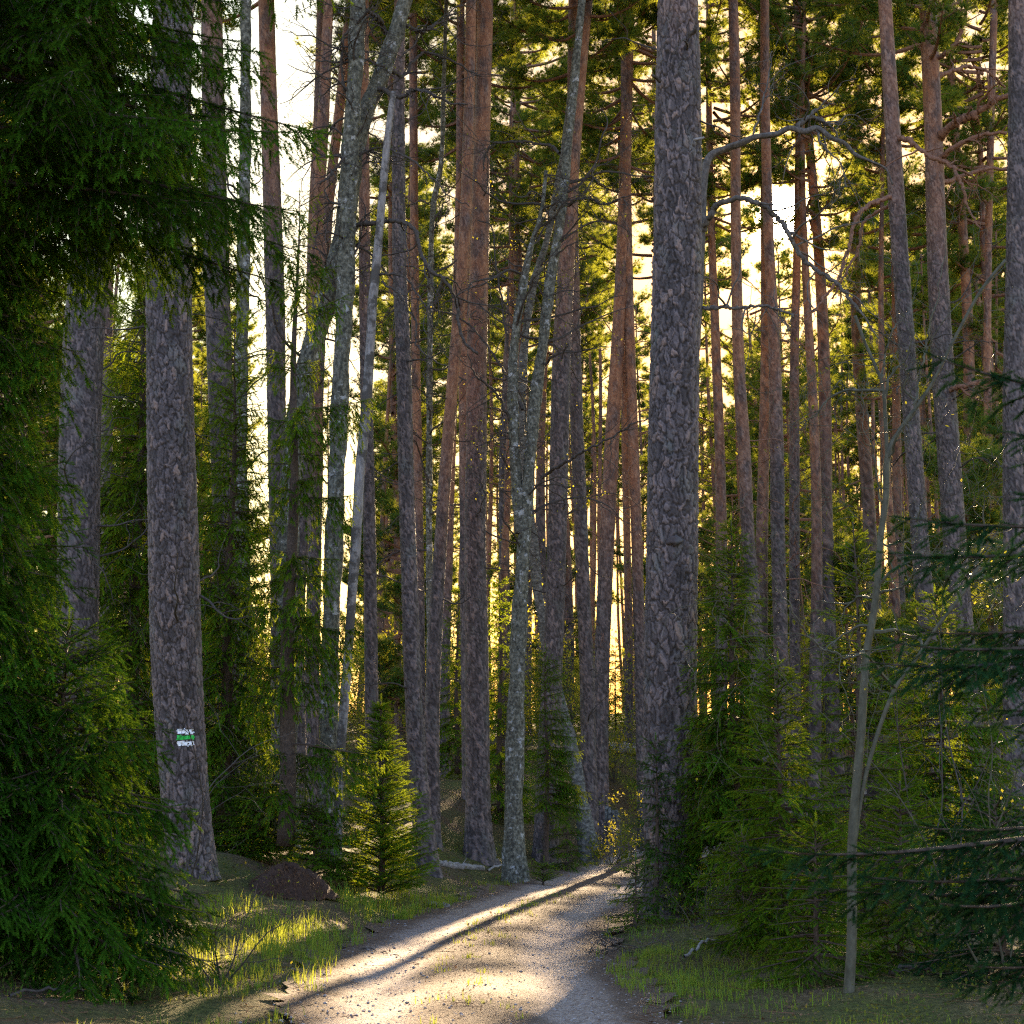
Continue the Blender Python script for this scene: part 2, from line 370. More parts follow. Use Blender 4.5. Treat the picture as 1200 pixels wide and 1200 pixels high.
def grow(mb, p, d, length, r, depth, rng, gnarl=0.35, sag=0.0, kids=4, sides=5, mat=0, tips=None, kid_len=0.5, start=0.25, spread=0.8):
    """a bare branch that wanders and forks"""
    n = max(4, int(6 + 2 * depth)); pts = [np.array(p, float)]; d = unit(np.array(d, float))
    for k in range(n - 1):
        d = unit(d + rng.normal(0, gnarl, 3) / np.sqrt(n) * 1.4 + np.array((0, 0, -sag / n)))
        pts.append(pts[-1] + d * length / (n - 1))
    q = catmull(np.array(pts), n * 2); rad = r * np.linspace(1, 0.22, n * 2)
    tube(mb, q, rad, sides if depth > 0 else 4 if r > 0.004 else 3, mat)
    if tips is not None and depth <= 1: tips.append((q[-1], unit(q[-1] - q[-3]))); tips.append((q[n], unit(q[n] - q[n - 2])))
    if depth > 0:
        for k in range(kids):
            i = int((start + (1 - start) * (k + rng.random()) / kids) * (2 * n - 2))
            t_ = unit(q[min(i + 1, 2 * n - 1)] - q[max(i - 1, 0)])
            side = unit(np.cross(t_, rng.normal(size=3)))
            nd = unit(t_ * (1 - 0.5 * spread) + side * spread)
            grow(mb, q[i], nd, length * kid_len * (0.6 + 0.7 * rng.random()), max(rad[i] * 0.6, 0.0022), depth - 1, rng, gnarl, sag, max(2, kids - 1), sides, mat, tips, kid_len, start, spread)

# needle / leaf templates: triangles in a local frame (forward, side, up) of unit length
def shoot_template(n, nl, nw, rng):
    v, t = [], []
    for k in range(n):
        t_ = (k + 0.5) / n
        a = k * 2.39996 + rng.random() * 0.6
        out = np.array((0.0, cos(a), 0.7 * sin(a) + 0.2))
        d = unit(np.array((0.62, 0, 0)) + out * (0.95 if t_ < 0.9 else 0.35))
        b = np.array((t_ * 0.95, 0, 0)); wv = unit(np.cross(d, np.array((0.3, 0.2, 1.0)) + rng.normal(0, 0.4, 3))) * nw / 2
        f_ = nl * (1.0 if t_ < 0.8 else 0.75)
        v += [b - wv, b + wv, b + d * f_]; t += [0.5 * (t_ - 0.6)] * 3
    return np.array(v, np.float32), np.array(t, np.float32)

def place_shoots(mb, tpl, Pn, D, Ln, tint, mat=0):
    tpl, tg = tpl if isinstance(tpl, tuple) else (tpl, np.zeros(len(tpl), np.float32))
    Pn = np.asarray(Pn, np.float32); D = unit(np.asarray(D, np.float32)); Ln = np.asarray(Ln, np.float32)
    up = np.array((0, 0, 1.0), np.float32)
    S = unit(np.cross(D, up + 0.001)); U = np.cross(S, D)
    v = Pn[:, None] + Ln[:, None, None] * (tpl[None, :, 0:1] * D[:, None] + tpl[None, :, 1:2] * S[:, None] + tpl[None, :, 2:3] * U[:, None])
    k = len(tpl); f = np.arange(len(Pn) * k, dtype=np.int32).reshape(-1, 3)
    mb.add(v.reshape(-1, 3), f, mat, tint=np.clip((np.asarray(tint, np.float32)[:, None] + tg[None]).ravel(), 0, 1))

_r = np.random.default_rng(5)
SHOOT = {0: shoot_template(52, 0.165, 0.055, _r), 1: shoot_template(26, 0.20, 0.09, _r), 2: shoot_template(10, 0.36, 0.17, _r)}
def tuft_template(n, rng):
    v = []
    for k in range(n):
        d = unit(np.array((0.9, 0, 0)) + rng.normal(0, 0.62, 3)); wv = unit(np.cross(d, rng.normal(size=3))) * 0.034
        b = np.array((0.15 * rng.random(), 0, 0)); v += [b - wv, b + wv, b + d]
    return np.array(v, np.float32)
TUFT = tuft_template(22, _r)

# ------------------------------------------------------------------ terrain
ROAD = np.array([(0.0, -40), (-0.1, 0), (-0.22, 11.5), (-0.38, 16.5), (-0.05, 21), (0.85, 26.5), (2.05, 33), (3.3, 38), (6.2, 46), (12, 56), (24, 68), (60, 90)], float)
RC = catmull(np.c_[ROAD, np.zeros(len(ROAD))], 900)[:, :2]
RT = unit(np.gradient(RC, axis=0))
def road_dist(x, y):
    x = np.asarray(x, float).ravel(); y = np.asarray(y, float).ravel(); D = np.empty(len(x)); S = np.empty(len(x))
    for a in range(0, len(x), 4000):
        dx = x[a:a + 4000, None] - RC[None, :, 0]; dy = y[a:a + 4000, None] - RC[None, :, 1]
        d2 = dx * dx + dy * dy; i = d2.argmin(1); k = np.arange(len(i)); D[a:a + 4000] = np.sqrt(d2[k, i])
        S[a:a + 4000] = np.sign(dx[k, i] * RT[i, 1] - dy[k, i] * RT[i, 0])          # + on the right
    return D, S
def sstep(a, b, x):
    t = np.clip((x - a) / (b - a), 0, 1); return t * t * (3 - 2 * t)
def road_z(y):
    return np.interp(y, [0, 33, 40, 60, 90], [0, 0, 0.25, 1.8, 4.2])
def terrain(x, y, micro=True):
    x = np.asarray(x, float); sh = x.shape; xf = x.ravel(); yf = np.asarray(y, float).ravel()
    d, s = road_dist(xf, yf)
    hl = np.interp(yf, [-40, 0, 12, 16, 20, 28, 35, 40, 60, 100, 160, 1500], [0, 0.1, 0.35, 0.55, 0.7, 0.9, 1.35, 1.75, 3.5, 6.0, 7.5, 8])
    hr = np.interp(yf, [-40, 0, 12, 20, 30, 40, 60, 100, 160, 1500], [0, 0, 0.12, 0.35, 0.8, 1.5, 3.5, 6.0, 7.5, 8])
    rz = road_z(yf); h = np.where(s > 0, hr, hl)
    z = rz + (h - rz) * np.where(s > 0, sstep(1.25, 6.0, d), sstep(1.2, 4.4, d)) + 0.06 * sstep(1.2, 1.7, d)
    if micro:
        far = np.clip(1.6 - d * 0 - yf / 200, 0.3, 1)
        z = z + sstep(1.2, 2.2, d) * far * (0.05 * np.sin(xf * 2.1 + yf * 0.7) * np.sin(yf * 1.7 - xf * 0.6) + 0.03 * np.sin(xf * 5.3 + 1) * np.sin(yf * 4.1)
             + 0.12 * np.sin(xf * 0.45 + 2) * np.sin(yf * 0.38))
    return z.reshape(sh)
def tz(x, y): return float(terrain(np.array([x]), np.array([y]))[0])

def axis(lo, hi, step, far, grow_=1.09):
    a = list(np.arange(lo, hi, step)); s_ = step
    while a[-1] < far: s_ *= grow_; a.append(a[-1] + s_)
    s_ = step; b = [lo]
    while b[-1] > -far: s_ *= grow_; b.append(b[-1] - s_)
    return np.array(b[:0:-1] + a)
gx = axis(-11, 11, 0.13, 1400); gy = axis(9, 48, 0.16, 1400)
X, Y_ = np.meshgrid(gx, gy); Z = terrain(X, Y_)
i = np.arange(len(gy) - 1)[:, None] * len(gx) + np.arange(len(gx) - 1)[None]
f = np.stack([i, i + 1, i + 1 + len(gx), i + len(gx)], -1).reshape(-1, 4)
mb = MB(); mb.add(np.stack([X, Y_, Z], -1).reshape(-1, 3), f)
g = link('ground', mb.mesh('ground', M['ground'])); g['kind'] = 'structure'

rng = np.random.default_rng(11)
sel = (RC[:, 1] > -12); rc = catmull(np.c_[RC[sel], np.zeros(sel.sum())], 620)[:, :2]; rt = unit(np.gradient(rc, axis=0))
ac = np.linspace(-1, 1, 41); nrm = np.c_[rt[:, 1], -rt[:, 0]]
wid = 1.42 + 0.07 * np.sin(np.arange(620) * 0.21) + 0.05 * np.sin(np.arange(620) * 0.53 + 1) + 0.04 * rng.normal(size=620)
edge = np.abs(ac)[None] ** 6 * 0.06 * rng.normal(size=(620, 41))
off = ac[None] * wid[:, None] + edge
RX = rc[:, 0][:, None] + nrm[:, 0][:, None] * off; RY = rc[:, 1][:, None] + nrm[:, 1][:, None] * off
m_ = np.abs(off)
prof = 0.035 - 0.05 * np.exp(-((m_ - 0.72) / 0.26) ** 2) + 0.03 * np.exp(-(m_ / 0.28) ** 2) - 0.03 * sstep(1.2, 1.45, m_)
RZ = terrain(RX, RY, False) + prof + 0.006 * np.sin(RX * 9) * np.sin(RY * 7) + 0.02
across = 1 - np.exp(-((m_ - 0.72) / 0.36) ** 2)
i = np.arange(619)[:, None] * 41 + np.arange(40)[None]
f = np.stack([i, i + 1, i + 42, i + 41], -1).reshape(-1, 4)
mb = MB(); mb.add(np.stack([RX, RY, RZ], -1).reshape(-1, 3), f, across=across.ravel())
rd = link('dirt_road', mb.mesh('dirt_road', M['road'])); rd['kind'] = 'structure'
def surf(x, y):
    """height of whatever one stands on, road or forest floor"""
    x = np.asarray(x, float); y = np.asarray(y, float); d, s_ = road_dist(x, y); z = terrain(x, y); z0 = terrain(x, y, False)
    pr = 0.055 - 0.05 * np.exp(-((d - 0.72) / 0.26) ** 2) + 0.03 * np.exp(-(d / 0.28) ** 2) - 0.03 * sstep(1.2, 1.45, d)
    return np.where(d < 1.4, np.maximum(z, z0 + pr), z)

# ------------------------------------------------------------------ rays that must reach the sun (the sunlit spots of the photograph)
LIT = []
for px, py, Yd in ((705, 1032, None), (640, 1065, None), (560, 1105, None), (440, 1150, None), (370, 1190, None), (650, 1150, None),
                   (490, 975, 22.5), (330, 1085, 18.0), (230, 900, 20), (335, 890, 24), (190, 860, 14), (960, 690, 47), (940, 640, 50), (985, 720, 52), (890, 660, 45), (455, 720, 44), (720, 840, 46), (1060, 930, 21), (1000, 900, 22), (1100, 1000, 21), (1080, 1130, 19), (860, 1040, 27), (1130, 800, 40), (540, 930, 36)):
    if Yd is None:
        d = ray(px, py); s_ = -CAMH / d[2]; LIT.append(np.array((d[0] * s_, d[1] * s_, 0.05)))
    else: LIT.append(P(px, py, Yd))
def blocks_sun(x, y, z0, z1, rad):
    for q in LIT:
        s_ = ((x - q[0]) * SUN[0] + (y - q[1]) * SUN[1]) / (SUN[0]**2 + SUN[1]**2)
        if s_ <= 0: continue
        h = q + SUN * s_
        if math.hypot(h[0] - x, h[1] - y) < rad and z0 < h[2] < z1: return True
    s_ = (x * SUN[0] + y * SUN[1]) / (SUN[0]**2 + SUN[1]**2); h = SUN * s_          # the sun itself seen from the eye
    return math.hypot(h[0] - x, h[1] - y) < min(rad, 0.8) and z0 < h[2] + CAMH < z1

# ------------------------------------------------------------------ crowns shared by the pines
def crown_mesh(name, h, r, nb, seed, tuft=TUFT, size=0.19, low=0.12, dens=1.25, extra=None, lift=0.0):
    rg = np.random.default_rng(seed); m = MB(); Pn, D, T = [], [], []
    for k in range(nb):
        t_ = (k + rg.random()) / nb; z0 = h * (0.02 + 0.93 * t_)
        az = rg.random() * 2 * pi
        L = r * (0.35 + 0.65 * np.sin(pi * (low + (0.97 - low) * t_)) ** 0.8) * (0.55 + 0.65 * rg.random())
        rise = 0.12 + 0.55 * t_ + rg.normal(0, 0.12)
        d = np.array((cos(az), sin(az), 0.0)); n = 9; s_ = np.linspace(0, 1, n)
        bend = rg.normal(0, 0.25); side = np.array((-d[1], d[0], 0))
        pts = np.array((0, 0, z0)) + d * (L * s_)[:, None] + side * (bend * L * s_**2)[:, None] + np.array((0, 0, 1.0)) * (L * (rise * s_ - 0.15 * np.sin(pi * s_)))[:, None]
        tube(m, pts, np.linspace(0.05, 0.012, n) * (0.6 + 0.5 * L / r), 5, 1)
        ns = int((5 + 7 * L / r) * dens)
        for q in range(ns):
            a = 0.3 + 0.7 * (q + rg.random()) / ns; p = np.array([np.interp(a, s_, pts[:, c]) for c in range(3)])
            l2 = (0.25 + 0.5 * rg.random()) * (1.15 - 0.5 * a) * min(1.0, L)
            d2 = unit(d * 0.6 + side * rg.choice((-1, 1)) * (0.3 + rg.random()) + np.array((0, 0, 0.25 + 0.35 * rg.random())))
            e = p + d2 * l2
            tube(m, np.array([p, (p + e) / 2 + rg.normal(0, 0.03, 3), e]), [0.011, 0.008, 0.005], 3, 1)
            nt_ = rg.integers(5, 10); tt = rg.random() * 0.8 + 0.2
            for _ in range(nt_):
                b = rg.random() ** 0.6
                Pn.append(p + d2 * l2 * b + rg.normal(0, 0.085, 3)); D.append(d2 * 0.7 + rg.normal(0, 0.5, 3) + np.array((0, 0, 0.35))); T.append(np.clip(tt + rg.normal(0, 0.15), 0, 1))
    place_shoots(m, tuft, Pn, D, size * (0.75 + 0.5 * rg.random(len(Pn))), T)
    if lift: m.shift((0, 0, lift))
    if extra is not None:
        m.merge(extra, 1)
    return m.mesh(name, [M['pine'], M['twig_red']], smooth=False)
CROWNS = [crown_mesh('pine_crown', 8.5, 2.3, 34, 1), crown_mesh('pine_crown', 7.0, 2.0, 30, 2), crown_mesh('pine_crown', 10.5, 2.6, 42, 3), crown_mesh('pine_crown', 6.0, 2.5, 26, 4),
          crown_mesh('pine_crown', 9.5, 2.1, 36, 6)]
CROWN_H = [8.5, 7.0, 10.5, 6.0, 9.5]; CROWN_R = [2.3, 2.0, 2.6, 2.5, 2.1]

def dead_branches(mb, q, zlo, zhi, n, rg, lmax=1.4, mat=0, depth=2, rad=0.018, sag=0.3):
    for k in range(n):
        z = zlo + (zhi - zlo) * rg.random()
        c = np.array([np.interp(z, q[:, 2], q[:, j]) for j in range(4)])
        az = rg.random() * 2 * pi; d = np.array((cos(az), sin(az), rg.normal(0.05, 0.3)))
        L = lmax * (0.3 + 0.7 * rg.random())
        grow(mb, c[:3] + d * c[3] * 0.7, d, L, rad * (0.5 + 0.6 * L / lmax), depth, rg, 0.5, sag, 4, 5, mat)

FLIST = []
def trunk_rows(Y, ctrl, top, base=True):
    rows = []
    for c in ctrl:
        p = P(c[0], c[1], Y); rows.append(list(p) + [c[2] * 0.94 / 2 * np.linalg.norm(p - np.array((0, 0, CAMH))) / FPX])
    rows = np.array(rows)
    if base:
        d = rows[0] - rows[1]; d = d / abs(d[2]) if d[2] else d
        g_ = tz(rows[0, 0], Y) - 0.12
        if rows[0, 2] > g_ + 0.03:
            e = rows[0].copy(); k = rows[0, 2] - g_; e[:3] += np.array((np.clip(d[0], -0.12, 0.12) * k, 0, -k)); e[3] = rows[0, 3] * 1.03
            rows = np.vstack([e, rows])
        else: rows[0, 2] = g_
    if top:
        d = rows[-1] - rows[-2]; k = top - rows[-1, 2]; sl_ = np.clip(d[:2] / max(d[2], .01), -0.12, 0.12)
        r1 = rows[-1, 3]; mid = rows[-1].copy(); mid[:2] += sl_ * k * 0.5; mid[2] += k * 0.5; mid[3] = r1 * 0.72
        end = rows[-1].copy(); end[:2] += sl_ * k * 0.8; end[2] = top; end[3] = r1 * 0.15
        rows = np.vstack([rows, mid, end])
    return rows

def pine(label, Y, ctrl, orange=None, top=20.0, seed=0, dead=8, dz=(3.0, 11.0), dl=1.3, crown=None, group=None, plate=(0.045, 0.14), depth=0.013, flare=0.4, limbs=(), fine=1.0, dr=0.018, dmat='twig'):
    rg = np.random.default_rng(100 + seed); top = top + 3.0; dead = int(dead * 1.5)
    rows = trunk_rows(Y, ctrl, top); base = rows[0, :3] + np.array((0, 0, 0.12))
    root = thing('pine_tree', label, 'pine tree', base, group)
    og = (99, 100)
    if orange: og = (P(600, orange[0], Y)[2], P(600, orange[1], Y)[2])
    res = max(0.011, 1.3 * px_m(Y)) / fine
    m = MB(); bark_tube(m, rows, res, res * 1.8, rg, og, plate, depth, flare)
    m.v = [v - base.astype(np.float32) for v in m.v]
    link('trunk', m.mesh('pine_trunk', M['bark']), root)
    q = catmull(rows, 160)
    for _ in range(dead):
        m = MB(); dead_branches(m, q, dz[0], dz[1], 1, rg, dl, 0, 2, dr)
        link('dead_branch', m.shift(-base).mesh('dead_branch', M[dmat]), root)
    for pts, r0, r1, mat in limbs:
        m = MB(); limb(m, pts, r0, r1, Y, rg); m.v = [v - base.astype(np.float32) for v in m.v]
        link('limb', m.mesh('limb', M[mat]), root)
    if top:
        ci = seed % len(CROWNS) if crown is None else crown
        o = link('crown', CROWNS[ci], root); z = top - CROWN_H[ci] * 0.9
        c = [np.interp(z, q[:, 2], q[:, j]) for j in range(2)]
        o.location = (c[0] - base[0], c[1] - base[1], z - base[2]); o.rotation_euler = (0, 0, rg.random() * 6.28)
    return root

def limb(mb, pts, r0, r1, Y, rg, twigs=4, tl=0.8):
    """a crooked living or dead limb that leaves the trunk: (px, py, metres nearer or farther)"""
    c = []
    for q in pts:
        dy = q[2] if len(q) > 2 else 0.0; c.append(P(q[0], q[1], Y + dy))
    q = catmull(np.array(c), 14 * len(c)); n = len(q)
    kk = np.cumsum(rg.normal(0, 1, (n, 3)), 0); kk -= np.linspace(0, 1, n)[:, None] * kk[-1]; q += kk * 0.006 * min(1.0, px_m(Y) / 0.012)
    q[1:-1] += rg.normal(0, 0.012, (n - 2, 3))
    q[1:-1] = (q[:-2] + q[1:-1] * 2 + q[2:]) / 4
    k = px_m(Y) / 2; rad = np.linspace(r0, r1, n) * k * (0.85 + 0.22 * np.abs(rg.normal(0, 1, n)))
    tube(mb, q, rad, 8)
    for _ in range(int(twigs * 1.6)):
        i = rg.integers(n // 4, n - 2); t_ = unit(q[i + 1] - q[i - 1]); d = unit(t_ * 0.6 + rg.normal(0, 0.6, 3) + np.array((0, 0, -0.2)))
        grow(mb, q[i], d, tl * (0.4 + rg.random()), rad[i] * 0.5, 2, rg, 0.5, 0.3, 3)

# ------------------------------------------------------------------ the named trees of the photograph, front to back
big = pine('thickest pine in the middle of the view, with scaly grey bark, beside the gravel road', 21.0,
     [(788, 1066, 66), (787, 960, 63), (786, 800, 60), (788, 600, 60), (791, 420, 57), (794, 250, 53), (795, 120, 50), (794, 0, 44)], orange=(60, -180), top=23, seed=1, dead=3, dz=(10, 13),
     plate=(0.058, 0.17), depth=0.022, flare=0.2, fine=1.7)
rgm = np.random.default_rng(3)
def knot(root, px, py, Y, r, name='burl'):
    m = MB(); n = 14; th = np.linspace(0.05, pi - 0.05, n); a = np.arange(18) * 2 * pi / 18
    TH, A = np.meshgrid(th, a, indexing='ij'); k = r * (1 + 0.15 * np.sin(3 * A + 2 * TH) + 0.1 * np.sin(5 * TH + A))
    v = np.stack([k * np.sin(TH) * np.cos(A) * 1.3, k * np.sin(TH) * np.sin(A) * 0.6, k * np.cos(TH) * 0.8], -1).reshape(-1, 3)
    i = np.arange(n - 1)[:, None] * 18; j = np.arange(18)[None]; f = np.stack([i + j, i + (j + 1) % 18, i + 18 + (j + 1) % 18, i + 18 + j], -1).reshape(-1, 4)
    c = P(px, py, Y) - np.array(root.location); m.add(v + c, f, crack=0.7, cell=0.3); link(name, m.mesh(name, M['bark']), root)
knot(big, 790, 634, 20.68, 0.075)
def stub(root, px, py, Y, L, d, r, mat='dead'):
    m = MB(); p = P(px, py, Y) - np.array(root.location); d = unit(np.array(d, float))
    q = p + d * np.linspace(0, L, 6)[:, None] + rgm.normal(0, 0.008, (6, 3)); tube(m, q, np.linspace(r, r * 0.55, 6), 8); link('stub', m.mesh('stub', M[mat]), root)
stub(big, 806, 45, 20.72, 0.2, (0.5, -0.7, 0.5), 0.04, 'twig'); stub(big, 773, 95, 20.75, 0.14, (-0.6, -0.6, 0.2), 0.03, 'twig'); stub(big, 812, 165, 20.8, 0.16, (0.8, -0.4, 0.1), 0.025)

mk = pine('thick grey pine carrying the white and green trail mark', 20.0,
     [(228, 1050, 54), (219, 960, 53), (213, 880, 54), (206, 740, 57), (202, 600, 56), (199, 430, 53), (198, 340, 52), (199, 150, 46), (204, 0, 42)], orange=(-150, -450), top=22, seed=2, dead=6, dz=(3.2, 8),
     plate=(0.047, 0.14), depth=0.018, flare=0.12, fine=1.7)
# the painted trail mark: three bands that follow the bark, each a part of the pine
def blaze(root, name, px0, px1, py0, py1, Y, mat):
    me = [c for c in root.children if c.name.startswith('trunk')][0].data; n = len(me.vertices)
    co = np.empty(n * 3, np.float32); me.vertices.foreach_get('co', co); co = co.reshape(-1, 3); ck = np.empty(n, np.float32); me.attributes['crack'].data.foreach_get('value', ck)
    fc = np.array([p.vertices[:] for p in me.polygons if len(p.vertices) == 4]); b = np.array(root.location); rg = np.random.default_rng(int(py0))
    w_ = co + b - np.array((0, 0, CAMH)); dep_ = w_[:, 1] * cp + w_[:, 2] * sp; u = 600 + FPX * w_[:, 0] / dep_; v = 600 - FPX * (w_[:, 2] * cp - w_[:, 1] * sp) / dep_
    j_ = 0.35 * np.sin(u * 1.9 + py0) + 0.25 * np.sin(u * 4.3); k_ = 0.5 * np.sin(v * 1.3) + 0.4 * np.sin(v * 3.1)
    ok = (u + k_ > px0) & (u + k_ < px1) & (v + j_ > py0) & (v + j_ < py1) & (w_[:, 1] < Y + 0.02); f = fc[ok[fc].all(1) & (ck[fc].mean(1) > 0.02)]
    ids, inv = np.unique(f, return_inverse=True); q = co[ids].copy(); q[:, 1] -= 0.004
    m = MB(); m.add(q, inv.reshape(-1, 4)); return link(name, m.mesh(name, M[mat]), root)
b = blaze(mk, 'painted_band', 207, 228, 853.5, 861, 20.0, 'white'); b['label'] = 'upper white band of the trail mark'
b = blaze(mk, 'painted_band', 206.5, 228.5, 861, 867.5, 20.0, 'green'); b['label'] = 'green middle band of the trail mark'
b = blaze(mk, 'painted_band', 207, 228, 867.5, 875, 20.0, 'white'); b['label'] = 'lower white band of the trail mark'

pine('thick pine at the far left, bark lit along its right side, behind hanging boughs', 23.0,
     [(91, 800, 47), (91, 740, 47), (93, 560, 48), (98, 400, 47), (105, 300, 45), (112, 150, 42), (117, 0, 38)], orange=(150, -60), top=23, seed=3, dead=10, dz=(3, 8), dl=1.6, fine=1.2)
pine('grey pine just behind the trail-marked pine, on its right', 27.0,
     [(270, 985, 26), (269, 870, 25), (266, 700, 27), (262, 560, 28), (257, 420, 29), (252, 250, 27), (248, 0, 24)], orange=(200, -100), top=22, seed=4, dead=8)
pine('dark grey pine with two-toned bark at the left of the curved lichened alder', 27.5,
     [(351, 985, 17), (350, 860, 16), (349, 730, 15), (357, 575, 15), (364, 420, 14), (372, 260, 13), (380, 100, 12), (385, 0, 11)], orange=(560, 300), top=20, seed=5, dead=5)
pine('orange pine with a sunlit right side left of the twin alder stems', 30.0,
     [(366, 960, 16), (366, 800, 16), (369, 620, 16), (371, 520, 16), (367, 400, 17), (370, 260, 18), (377, 130, 19), (381, 0, 19)], orange=(640, 420), top=22, seed=6, dead=6, dz=(6, 12))
pine('orange topped pine seen beside the tip of the hanging spruce boughs', 29.0,
     [(330, 960, 22), (328, 700, 22), (324, 480, 22), (322, 340, 22), (316, 150, 20), (312, 0, 19)], orange=(320, 120), top=22, seed=7, dead=6)
pine('slim leaning orange pine crossing behind the straight alder stem', 34.0,
     [(362, 950, 13), (366, 700, 13), (374, 420, 13), (383, 260, 13), (393, 170, 12), (402, 90, 12), (411, 0, 11)], orange=(400, 200), top=20, seed=8, dead=5)
pine('slim dark pine between the white leaning trunk and the black-barked pine', 30.0,
     [(437, 925, 16), (436, 860, 15), (434, 700, 15), (432, 560, 14), (429, 450, 14), (427, 250, 13), (426, 0, 12)], orange=(430, 200), top=21, seed=9, dead=4)
pine('dark plated pine whose foot leans out behind the sunlit small spruce', 28.0,
     [(497, 978, 25), (493, 945, 22), (487, 860, 20), (483, 780, 19.5), (480, 690, 19), (476, 560, 18), (473, 430, 17), (468, 300, 15.5), (467, 180, 14.5), (468, 60, 13)], orange=(150, -150), top=22, seed=10, dead=7, fine=1.2)
pine('grey pine close behind the dark plated pine, bending right higher up', 31.0,
     [(507, 945, 17), (506, 860, 17), (510, 740, 16), (516, 640, 15), (523, 540, 15), (530, 450, 14), (543, 300, 14), (549, 150, 13), (552, 0, 12)], orange=(680, 480), top=22, seed=11, dead=6)
pine('straight grey pine, its upper trunk turning orange, left of the twin-trunked alder', 32.0,
     [(561, 996, 34), (560, 940, 29), (559, 800, 28), (557, 640, 26), (558, 540, 25), (559, 420, 24), (563, 250, 22), (566, 120, 19), (569, 0, 18)], orange=(560, 330), top=24, seed=12, dead=9, dz=(5, 13), dl=2.0, fine=1.2)
pine('slim orange pine that stands close against the straight grey pine', 36.0,
     [(549, 940, 14), (547, 760, 14), (545, 560, 14), (544, 400, 14), (547, 250, 13), (551, 120, 13), (555, 0, 12)], orange=(640, 460), top=23, seed=13, dead=6)
pine('grey and orange pine rising behind the small thin spruce by the road bend', 34.5,
     [(640, 985, 29), (642, 900, 26), (647, 790, 24), (652, 660, 23), (655, 540, 22), (659, 400, 21), (667, 250, 19), (676, 120, 17), (687, 0, 15)], orange=(430, 240), top=23, seed=14, dead=12, dz=(5, 14), dl=2.2, fine=1.2)
pine('grey pine by the road bend where the leaning birch touches its foot', 37.0,
     [(691, 978, 22), (690, 900, 18), (688, 800, 17), (684, 700, 16), (680, 600, 15.5), (676, 500, 15), (673, 380, 14), (671, 200, 13), (672, 0, 12)], orange=(420, 200), top=22, seed=15, dead=6)
pine('pine leaning right whose trunk glows orange beside the thickest pine', 40.0,
     [(704, 955, 19), (704, 850, 18), (706, 760, 18), (712, 620, 18), (717, 520, 17.5), (724, 400, 16), (730, 280, 15), (735, 100, 13), (738, 0, 12)], orange=(720, 480), top=23, seed=16, dead=9, dz=(4, 13), dl=2.0, dmat='twig_red')
pine('slim orange pine just left of the thickest pine', 40.0,
     [(753, 900, 14), (751, 800, 14), (747, 660, 13.5), (743, 540, 13), (738, 400, 12.5), (734, 200, 11), (732, 0, 10)], orange=(760, 560), top=23, seed=17, dead=9, dz=(4, 13), dl=1.8, dmat='twig_red')
pine('knobbly orange pine right of the thickest pine, lit along one edge', 36.0,
     [(890, 850, 17), (884, 720, 16), (877, 633, 15), (872, 530, 15), (866, 430, 14), (863, 320, 13), (862, 200, 12), (861, 80, 12), (859, 0, 11)], orange=(660, 420), top=22, seed=18, dead=9, dz=(4, 14), dl=1.6, dmat='twig_red')
pine('slim pine standing right in front of the low sun', 38.0,
     [(918, 900, 17), (915, 760, 17), (912, 640, 16.5), (910, 520, 16), (907, 400, 14), (901, 280, 12.5), (897, 140, 11), (896, 0, 10)], orange=(560, 330), top=27, crown=3, seed=19, dead=7, dz=(4, 14), dl=1.6, dmat='twig_red')
pine('thin dark pine just right of the low sun', 44.0,
     [(932, 850, 13), (931, 660, 12), (931, 520, 11.5), (931, 420, 11), (934, 300, 9.5), (936, 150, 8), (936, 0, 7)], orange=(560, 330), top=29, crown=3, seed=20, dead=8, dz=(5, 14), dl=1.6, dmat='twig_red')
pine('slender dark pine leaning left with crooked limbs on both sides, right of the sun', 27.0,
     [(1103, 900, 22), (1096, 830, 21), (1088, 740, 20.5), (1080, 660, 20), (1071, 530, 19), (1062, 400, 18), (1055, 300, 18), (1050, 220, 18), (1044, 120, 17), (1037, 0, 15)], orange=(330, -60), top=21, seed=21, dead=5, dz=(5, 10), fine=1.2,
     limbs=[([(1048, 232), (1030, 235, -.2), (1015, 240, -.4), (1001, 257, -.6), (990, 300, -.7), (980, 327, -.8), (966, 348, -.8), (943, 380, -.9)], 6, 2.5, 'twig_red'),
            ([(1048, 240), (1030, 246, .3), (1016, 256, .5), (1008, 277, .6), (1003, 300, .7), (988, 322, .7), (975, 350, .7)], 5, 2.0, 'twig_red'),
            ([(1046, 163), (1066, 166, -.3), (1080, 180, -.4), (1090, 187, -.5), (1110, 192, -.5), (1123, 213, -.6), (1135, 240, -.6), (1150, 268, -.7)], 7, 2.0, 'twig_red'),
            ([(1062, 395), (1072, 420, -.2), (1068, 440, -.3), (1050, 462, -.4)], 4, 1.5, 'twig')])
